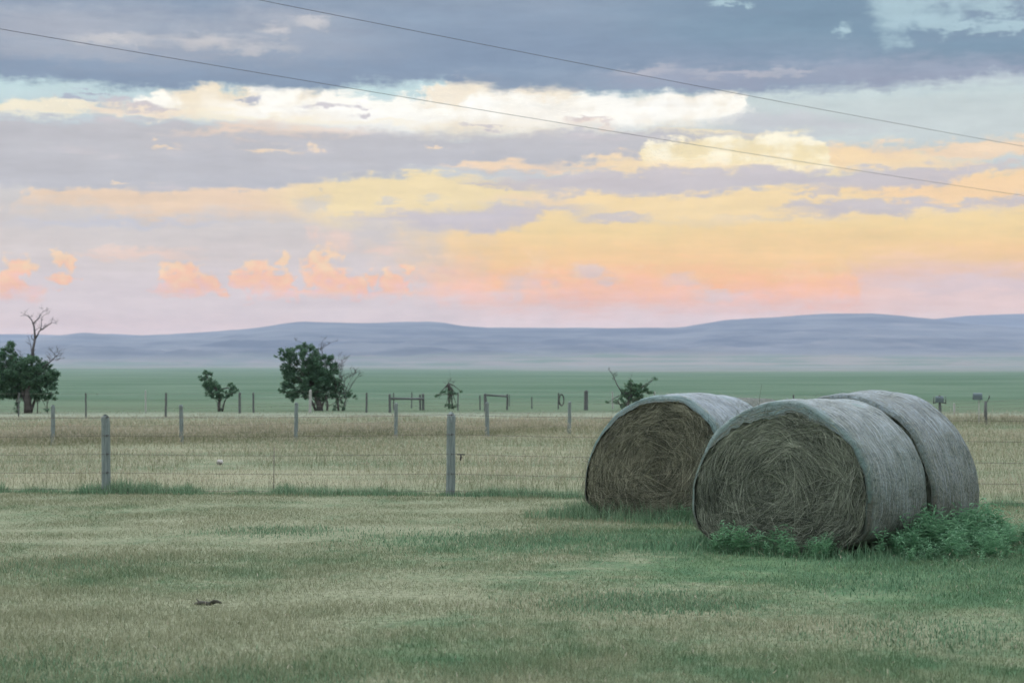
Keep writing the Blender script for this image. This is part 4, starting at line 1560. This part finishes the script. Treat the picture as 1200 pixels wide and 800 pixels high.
pm = at(1146, d + 3)
rt = empty('mailbox', pm)
tag(rt, 'blue-grey roadside mailbox on a thin pale stake at the far right', 'mailbox')
mailbox_body(rt, Vector((-0.02, 0, 0.83)), 0.30, 0.19, 0.24, m_box)
t = Tubes()
t.tube([Vector((0.03, 0, -0.3)), Vector((0.03, 0, 0.84))], [0.020, 0.018], 6)
t.build('stake', m_post_pale, rt)
t = Tubes()
t.tube([Vector((-0.17, -0.02, 0.84)), Vector((-0.17, -0.02, 1.06))], [0.022, 0.018], 6)
t.build('flag', m_box_dk, rt)

d = 70.0
pm = at(1155, d)
rt = empty('roadside_post', pm)
tag(rt, 'plain dark wooden post standing alone right of the blue-grey mailbox', 'post')
t = Tubes()
t.tube([Vector((0, 0, -0.3)), Vector((-0.01, 0, 0.45)), Vector((0, 0, 0.80))], [0.055, 0.055, 0.05], 8)
t.build('post', m_post_dk, rt)
t = Tubes()
t.tube([Vector((0.03, 0, 0.74)), Vector((0.11, 0, 0.90)), Vector((0.13, 0, 0.99))], [0.018, 0.02, 0.026], 6)
t.build('hook', m_dark, rt)

# ---- pale stone in the meadow, dead stick on the lawn
bm = bmesh.new()
bmesh.ops.create_icosphere(bm, subdivisions=3, radius=1.0)
for v in bm.verts:
    n_ = mnoise.noise(v.co * 1.7 + Vector((3, 1, 2)))
    v.co *= 1 + 0.22 * n_
    v.co = Vector((v.co.x * 0.06, v.co.y * 0.055, v.co.z * 0.055))
me = bpy.data.meshes.new('stone')
bm.to_mesh(me)
bm.free()
me.shade_smooth()
m_stone, nt, out = new_mat('pale_stone')
sn = noise(nt, tex(nt, 'Object'), 22.0, 5.0, 0.65)
principled(nt, out, mix(nt, (0.16, 0.155, 0.14, 1), (0.45, 0.44, 0.40, 1), sn.step(0.35, 0.6)), 0.9, bump=sn, bump_d=0.01, bump_s=0.6)
me.materials.append(m_stone)
so = link(bpy.data.objects.new('stone', me))
so.location = (STONE.x, STONE.y, 0.045)
tag(so, 'small pale stone lying in the dry grass between the fences', 'stone')

t = Tubes()
t.tube([Vector((-0.13, 0.02, 0.035)), Vector((-0.06, 0, 0.05)), Vector((0.02, -0.01, 0.040)), Vector((0.10, 0.015, 0.06)), Vector((0.15, 0.02, 0.045))], [0.010, 0.020, 0.022, 0.017, 0.006], 7)
t.tube([Vector((0.03, -0.01, 0.045)), Vector((0.08, -0.04, 0.075)), Vector((0.13, -0.06, 0.07))], [0.014, 0.010, 0.004], 6)
t.tube([Vector((-0.07, 0.0, 0.05)), Vector((-0.11, 0.03, 0.085))], [0.011, 0.004], 6)
m_stick, nt, out = new_mat('dead_bark')
bn = noise(nt, tex(nt, 'Object'), 40.0, 4.0)
principled(nt, out, mix(nt, (0.040, 0.042, 0.034, 1), (0.085, 0.085, 0.066, 1), bn), 0.9, bump=bn, bump_d=0.005)
stick = t.build('stick', m_stick)
stick.location = at(243, 14.95) - Vector((0, 0, 0.022))
stick.scale = (0.72, 0.72, 0.8)
tag(stick, 'dark broken stick lying on the lawn at the left', 'stick')

# ================================================================== POWER LINES
m_cable, nt, out = new_mat('cable')
principled(nt, out, (0.075, 0.075, 0.08, 1), 0.5, metallic=0.4)


def cable(pts, label, h=8.0, r=0.011):
    ps = []
    for px, py in pts:
        d = (h - EYE) / ((HY - py) / FPX)
        ps.append(Vector((at(px, d).x, d, h)))
    # one smooth parabola through the span, run well beyond the frame both ways
    P0, P2 = ps[0], ps[-1]
    dv = (P2 - P0)
    L = math.hypot(dv.x, dv.y)
    ss = np.array([math.hypot((p - P0).x, (p - P0).y) / L for p in ps])
    cx_ = np.polyfit(ss, [p.x for p in ps], 1)
    cy_ = np.polyfit(ss, [p.y for p in ps], 1)
    # choose the height so that the bearing and elevation both fit
    zz = []
    for (px, py), s in zip(pts, ss):
        yy = np.polyval(cy_, s)
        zz.append(EYE + (HY - py) / FPX * yy)
    cz_ = np.polyfit(ss, zz, 2)
    out_ = []
    for s in np.linspace(-1.2, 2.2, 120):
        out_.append(Vector((np.polyval(cx_, s), np.polyval(cy_, s), float(np.polyval(cz_, np.clip(s, -0.25, 1.4))))))
    t = Tubes()
    base = out_[50]
    t.tube([p - base for p in out_], [r] * len(out_), 6)
    o = t.build('power_line', m_cable)
    o.location = base
    tag(o, label, 'power line', 'power lines crossing the sky')


cable([(320, 0), (600, 59), (800, 98), (1000, 137), (1200, 169)], 'upper thin dark power line slanting down across the clouds from top centre to right', r=0.005)
cable([(0, 31), (200, 67), (434, 107), (600, 136), (800, 170), (1000, 199), (1135, 217)], 'lower thin dark power line slanting down across the clouds from the left edge', r=0.0055)
# ================================================================== TREES
m_bark, nt, out = new_mat('bark')
bx_, by_, bz_ = sep(nt, tex(nt, 'Object'))
bn = noise(nt, vec(nt, bx_ * 22.0, by_ * 22.0, bz_ * 4.0), 1.0, 4.0, 0.6)
principled(nt, out, mix(nt, (0.035, 0.035, 0.032, 1), (0.095, 0.088, 0.078, 1), bn), 0.9, bump=bn, bump_d=0.02)
m_deadwood, nt, out = new_mat('dead_wood')
bn = noise(nt, tex(nt, 'Object'), 12.0, 3.0)
principled(nt, out, mix(nt, (0.050, 0.050, 0.052, 1), (0.105, 0.10, 0.10, 1), bn), 0.9)
m_leaf = leaf_mat('tree_leaf', (0.040, 0.105, 0.060, 1), (0.120, 0.215, 0.125, 1), 0.35)
m_leaf2 = leaf_mat('tree_leaf_light', (0.042, 0.108, 0.060, 1), (0.125, 0.215, 0.12, 1), 0.35)


def grow(t, pts, r0, r1, r_, twigs=3, tl=0.3, depth=2, n=6):
    """a branch along points, with forking twigs"""
    m = len(pts)
    rad = [r0 + (r1 - r0) * i / (m - 1) for i in range(m)]
    t.tube(pts, rad, n)
    if depth <= 0:
        return
    for _ in range(twigs):
        s = r_.uniform(0.3, 1.0) * (m - 1)
        i = min(m - 2, int(s))
        p = pts[i].lerp(pts[i + 1], s - i)
        d = (pts[i + 1] - pts[i]).normalized()
        side = Vector((r_.uniform(-1, 1), r_.uniform(-1, 1), r_.uniform(-0.3, 1))).normalized()
        d2 = (d * 0.6 + side * 0.9).normalized()
        l_ = tl * r_.uniform(0.5, 1.2)
        q = p + d2 * l_ * 0.5 + Vector((r_.uniform(-1, 1), r_.uniform(-1, 1), r_.uniform(-1, 1))) * l_ * 0.12
        e = p + (d2 + Vector((r_.uniform(-1, 1), r_.uniform(-1, 1), r_.uniform(-0.2, 0.8))) * 0.35) * l_
        rr = max(0.005, rad[i] * 0.42)
        grow(t, [p, q, e], rr, max(0.004, rr * 0.4), r_, twigs=max(1, twigs - 1), tl=tl * 0.6, depth=depth - 1, n=4)


def tree(name, base_px, base_y, label, cat, clumps, trunks, dead=(), leaf=m_leaf, size=0.085, dens=1.0, seed=1, depth_k=1.0, dead_name='dead_limb', group=None, bark=None):
    """clumps (px, py, r): foliage masses; trunks/dead: polylines of (px, py) with radii in metres"""
    r_ = random.Random(seed)
    d = dist_of(base_y)
    k = d / FPX
    root_p = at(base_px, d)
    root_p.z = float(ground_z(d))
    root = empty(name, root_p)
    tag(root, label, cat, group)

    def loc(px, py, dy=0.0):
        return Vector(((px - 600) * k, d + dy, EYE + (HY - py) * k)) - root_p

    t = Tubes()
    for pts, r0, r1 in trunks:
        pp = [loc(px, py, r_.uniform(-0.12, 0.12) if i else 0.0) for i, (px, py) in enumerate(pts)]
        pp[0].z = min(pp[0].z, -0.15)
        grow(t, pp, r0, r1, r_, twigs=3, tl=0.35, depth=1, n=8)
    # limbs reach into each clump
    if trunks:
        fork = loc(*trunks[0][0][-1])
        for (px, py, r) in clumps:
            c = loc(px, py)
            mid = fork.lerp(c, 0.5) + Vector((r_.uniform(-.1, .1), r_.uniform(-.25, .25), r_.uniform(-.05, .12)))
            if (c - fork).length > 0.25:
                t.tube([fork, mid, c], [0.03, 0.022, 0.008], 5)
    t.build('trunk', bark or m_bark, root)
    for pts, r0, r1, tw, tl in dead:
        td = Tubes()
        r0, r1, tw = r0 * 0.72, r1 * 0.7, tw
        pp = [loc(px, py, 0.0 if i == 0 else r_.uniform(-0.15, 0.15)) for i, (px, py) in enumerate(pts)]
        grow(td, pp, r0, r1, r_, twigs=tw, tl=tl, depth=2, n=6)
        td.build(dead_name, m_deadwood, root)
    V, F, K = [], [], []
    for (px, py, r) in clumps:
        c = loc(px, py, r_.uniform(-1, 1) * r * k * 0.8 * depth_k)
        R = r * k * 1.13
        n_sub = max(5, int(17 * (R / 0.3) ** 1.4))
        for _ in range(n_sub):
            # sub-clump: a spray of leaves round a twig end
            dv = Vector((r_.gauss(0, 1), r_.gauss(0, 1), r_.gauss(0, 1))).normalized() * R * r_.uniform(0.25, 1.0) ** 0.6
            dv.z *= 0.9
            sc = c + dv
            sr = R * r_.uniform(0.14, 0.36)
            nl = int(dens * 75 * (sr / 0.12) ** 1.6 * (0.085 / size) ** 2) + 3
            tone = r_.random()
            for _l in range(min(nl, 420)):
                o = Vector((r_.gauss(0, 0.5), r_.gauss(0, 0.5), r_.gauss(0, 0.42))) * sr
                p = sc + o
                a = Vector((r_.uniform(-1, 1), r_.uniform(-1, 1), r_.uniform(-0.9, 0.5))).normalized()
                b = a.cross(Vector((r_.uniform(-1, 1), r_.uniform(-1, 1), r_.uniform(-1, 1)))).normalized()
                ln = size * r_.uniform(0.6, 1.3)
                wd = ln * 0.33
                i0 = len(V)
                V += [p, p + a * ln * 0.5 + b * wd, p + a * ln, p + a * ln * 0.5 - b * wd]
                kk = 0.55 * tone + 0.45 * r_.random()
                K += [kk] * 4
                F.append((i0, i0 + 1, i0 + 2, i0 + 3))
    o = mesh_obj('crown', V, F, leaf, root)
    a_ = o.data.attributes.new('rnd', 'FLOAT', 'POINT')
    a_.data.foreach_set('value', np.array(K, dtype=np.float32))
    return root


tree('broadleaf_tree', 33, 484, 'dark green tree at the left edge with a tall bare dead top', 'tree',
     [(8, 414, 9), (3, 428, 10), (12, 404, 6), (18, 424, 7), (3, 445, 13), (13, 457, 11), (20, 440, 12), (34, 428, 10), (38, 420, 6), (42, 440, 13), (29, 452, 14),
      (51, 446, 9), (60, 440, 8), (64, 437, 5), (61, 452, 7), (46, 460, 9), (62, 462, 6), (3, 462, 8), (-12, 440, 14), (-14, 458, 10), (56, 430, 6), (20, 474, 3), (20, 479, 3), (55, 479, 2.2), (47, 424, 5), (52, 467, 5)],
     [([(33, 486), (33, 470), (34, 455), (35, 440)], 0.19, 0.13), ([(34, 466), (24, 450), (10, 436)], 0.08, 0.03), ([(35, 458), (48, 446), (58, 440)], 0.07, 0.03), ([(21, 484), (20, 470), (22, 460)], 0.035, 0.03), ([(44, 484), (45, 470), (44, 458)], 0.025, 0.02), ([(56, 484), (55, 474), (58, 464)], 0.02, 0.02)],
     [([(36, 440), (37.3, 420), (38.5, 412), (41, 397.5)], 0.11, 0.075, 3, 0.3), ([(41, 398), (40.2, 390), (39, 382), (38, 377)], 0.07, 0.05, 3, 0.22), ([(38.2, 379), (36.5, 375), (33, 370), (29, 369.3), (24.5, 370.3)], 0.045, 0.012, 5, 0.24),
      ([(38.6, 380), (41, 376.5), (44, 373.5), (47.5, 368), (51, 365)], 0.045, 0.012, 5, 0.26), ([(41, 397.5), (43.5, 392), (46, 388), (52.5, 383), (57, 380.5), (61, 377.6), (67, 379.5)], 0.055, 0.012, 7, 0.26),
      ([(47.8, 387), (48.6, 380), (49, 372)], 0.035, 0.012, 4, 0.2), ([(49.2, 372), (52, 369), (57, 367.6)], 0.015, 0.007, 3, 0.16), ([(37, 414), (35.5, 404), (34.5, 396)], 0.03, 0.01, 4, 0.22),
      ([(50, 431), (56, 426), (61, 421.5), (66, 417), (71, 413.5)], 0.05, 0.012, 8, 0.34), ([(61, 421.5), (66, 421), (72, 420)], 0.02, 0.008, 4, 0.24), ([(26, 424), (24, 416), (20, 410)], 0.025, 0.01, 4, 0.22)],
     seed=3, dens=1.25, size=0.078)

tree('broadleaf_tree', 257, 482, 'small lopsided green tree leaning left, alone in front of the plain', 'tree',
     [(241, 438, 5), (237, 444, 4.5), (245, 447, 7), (242, 453, 5), (251, 454, 7), (258, 459, 6), (270, 453, 5), (268, 461, 5), (276, 457, 4), (252, 462, 5), (258, 466, 4), (244, 461, 4), (247, 437, 3), (257, 474, 2.5), (258, 480, 2.5)],
     [([(257, 484), (257, 474), (258, 465), (254, 456)], 0.075, 0.05), ([(260, 484), (263, 470), (268, 462)], 0.04, 0.02)],
     [([(259, 483), (261, 476), (264, 468), (266, 464)], 0.02, 0.01, 3, 0.2)], seed=8, leaf=m_leaf, size=0.074, dens=1.15)

tree('broadleaf_tree', 374, 481, 'largest dark round-crowned tree left of centre, bare twigs sticking out on top', 'tree',
     [(332, 412, 5), (335, 420, 6), (340, 415, 7), (333, 430, 5), (343, 428, 7), (352, 411, 7), (350, 420, 6), (360, 406, 6), (366, 413, 7), (358, 418, 7), (341, 439, 9), (337, 450, 7), (345, 460, 8), (350, 445, 8),
      (360, 432, 10), (372, 426, 9), (383, 422, 7), (388, 420, 4), (365, 448, 13), (380, 440, 11), (388, 450, 9), (360, 460, 8), (376, 460, 9), (390, 432, 7), (329, 457, 4), (344, 469, 2.8), (338, 462, 5), (370, 437, 11), (323, 417, 2), (393, 460, 6), (380, 468, 3)],
     [([(376, 484), (374, 474), (371, 464), (366, 450)], 0.16, 0.11), ([(372, 482), (366, 472), (362, 464)], 0.07, 0.05), ([(383, 484), (384, 474), (382, 462)], 0.05, 0.04), ([(374, 484), (380, 470), (386, 458)], 0.06, 0.03)],
     [([(377, 422), (377.5, 412), (376.5, 406), (377.5, 399)], 0.03, 0.008, 6, 0.3), ([(377, 409), (381, 405.5), (387, 402), (391, 400)], 0.018, 0.006, 4, 0.22), ([(376, 416), (373.5, 410), (372.5, 407)], 0.016, 0.006, 3, 0.2), ([(357, 406), (353, 401), (346, 399)], 0.014, 0.006, 3, 0.2)],
     seed=12, dens=1.0, size=0.078, leaf=m_leaf)

tree('half_dead_shrub', 398, 481, 'half dead shrub of bare upright stems right of the largest tree, leafy only low down', 'shrub',
     [(393, 452, 6), (390, 462, 5), (397, 472, 4), (394, 478, 4), (402, 478, 3.5), (398, 464, 5), (406, 461, 5), (410, 460, 3.5), (417, 465, 3.2), (400, 455, 4), (396, 446, 4)],
     [([(397, 484), (396, 472), (394, 460), (393, 446)], 0.055, 0.03), ([(400, 484), (404, 472), (407, 462)], 0.04, 0.02)],
     [([(394, 462), (394, 450), (391, 438), (390, 428)], 0.03, 0.008, 7, 0.36), ([(396, 460), (398, 445), (397, 432), (397, 421)], 0.032, 0.008, 8, 0.36), ([(398, 462), (400, 448), (399.5, 435), (401, 422)], 0.03, 0.008, 8, 0.34),
      ([(401, 426), (404, 423), (406.5, 418)], 0.012, 0.006, 3, 0.2), ([(403, 466), (406, 455), (411, 445), (417, 436)], 0.032, 0.008, 7, 0.32), ([(405, 462), (410, 455), (415, 446), (420, 440)], 0.03, 0.008, 6, 0.3),
      ([(402, 462), (404, 448), (407, 440)], 0.024, 0.008, 6, 0.3), ([(403, 482), (406, 472), (409, 464)], 0.02, 0.012, 3, 0.2), ([(392, 450), (387, 442), (386, 434)], 0.02, 0.008, 5, 0.3)],
     seed=17, dens=0.8, size=0.074, dead_name='bare_stems')

tree('scraggly_tree', 527, 479, 'small scraggly tree of bare stems and leafy sprays, behind the thickest grey post', 'tree',
     [(512, 464, 2.6), (516, 461.5, 2.6), (521, 460, 3), (526, 458, 3), (530, 459, 2.4), (534, 461, 2.4), (540, 458, 2), (526, 476, 3.5), (531, 476, 3), (523, 474, 2.5), (535, 475, 2), (528, 465, 2.5)],
     [([(526, 481), (526.5, 470), (527, 458), (526, 449)], 0.05, 0.025), ([(530, 481), (529.5, 468), (530, 455)], 0.035, 0.02)],
     [([(526, 458), (525.5, 450), (525, 443)], 0.028, 0.008, 5, 0.2), ([(529.5, 460), (530, 452), (531, 446)], 0.022, 0.008, 4, 0.18), ([(527.5, 456), (528, 446), (527, 432)], 0.010, 0.004, 1, 0.12), ([(523, 462), (518, 462), (511, 465)], 0.02, 0.01, 3, 0.15)],
     seed=23, dens=0.9, size=0.08, dead_name='bare_stems')

tree('bush', 740, 482, 'spreading green bush with a dead leaning limb, just left of the bales', 'bush',
     [(731, 458, 5), (737, 452, 5), (739, 447, 3), (745, 453, 6), (738, 461, 7), (748, 460, 7), (754, 456, 4), (759, 458, 4), (763, 459, 2.6), (757, 451, 2.4), (728, 466, 4), (722, 471, 3), (733, 470, 5), (743, 469, 5), (731, 477, 3.5), (750, 466, 5), (737, 476, 3), (711.5, 472, 2), (767.5, 443.5, 2.2), (744, 476, 3), (752, 472, 3)],
     [([(735, 485), (735, 476), (737, 467), (740, 459)], 0.07, 0.04), ([(738, 485), (742, 474), (748, 466)], 0.05, 0.03), ([(733, 484), (728, 476), (724, 470)], 0.035, 0.02)],
     [([(731, 464), (727, 457), (722.5, 450), (719.5, 442), (715, 434.5)], 0.055, 0.016, 6, 0.2), ([(752, 458), (758, 452), (764, 446), (767, 441)], 0.018, 0.007, 4, 0.16), ([(739, 454), (738.5, 446), (740, 440)], 0.016, 0.006, 4, 0.16), ([(758, 456), (757, 450), (758, 446)], 0.012, 0.005, 3, 0.12), ([(728, 474), (718, 472), (711, 472)], 0.015, 0.007, 3, 0.14)],
     seed=31, dens=1.0, size=0.07, leaf=m_leaf2)
# ================================================================== CAMERA
cd = bpy.data.cameras.new('camera')
cd.lens = 36.0 * FPX / 1200.0
cd.sensor_width = 36.0
cd.clip_start = 0.5
cd.clip_end = 40000
cam = link(bpy.data.objects.new('camera', cd))
cam.location = (0, 0, EYE)
cam.rotation_euler = (math.radians(90) + math.atan((HY - 400.0) / FPX), 0, 0)
cd.dof.use_dof = True
cd.dof.focus_distance = 21.0
cd.dof.aperture_fstop = 4.0
scene.camera = cam

vs = scene.view_settings
vs.view_transform = 'Standard'
vs.look = 'None'
vs.exposure = 0.22
vs.gamma = 1.0
scene.render.engine = 'CYCLES'
cy = scene.cycles
cy.use_denoising = True
cy.max_bounces = 6
cy.diffuse_bounces = 3
cy.transmission_bounces = 3
cy.transparent_max_bounces = 8
cy.volume_bounces = 2
cy.caustics_reflective = False
cy.caustics_refractive = False
cy.use_adaptive_sampling = True
cy.adaptive_threshold = 0.02
cy.adaptive_min_samples = 10
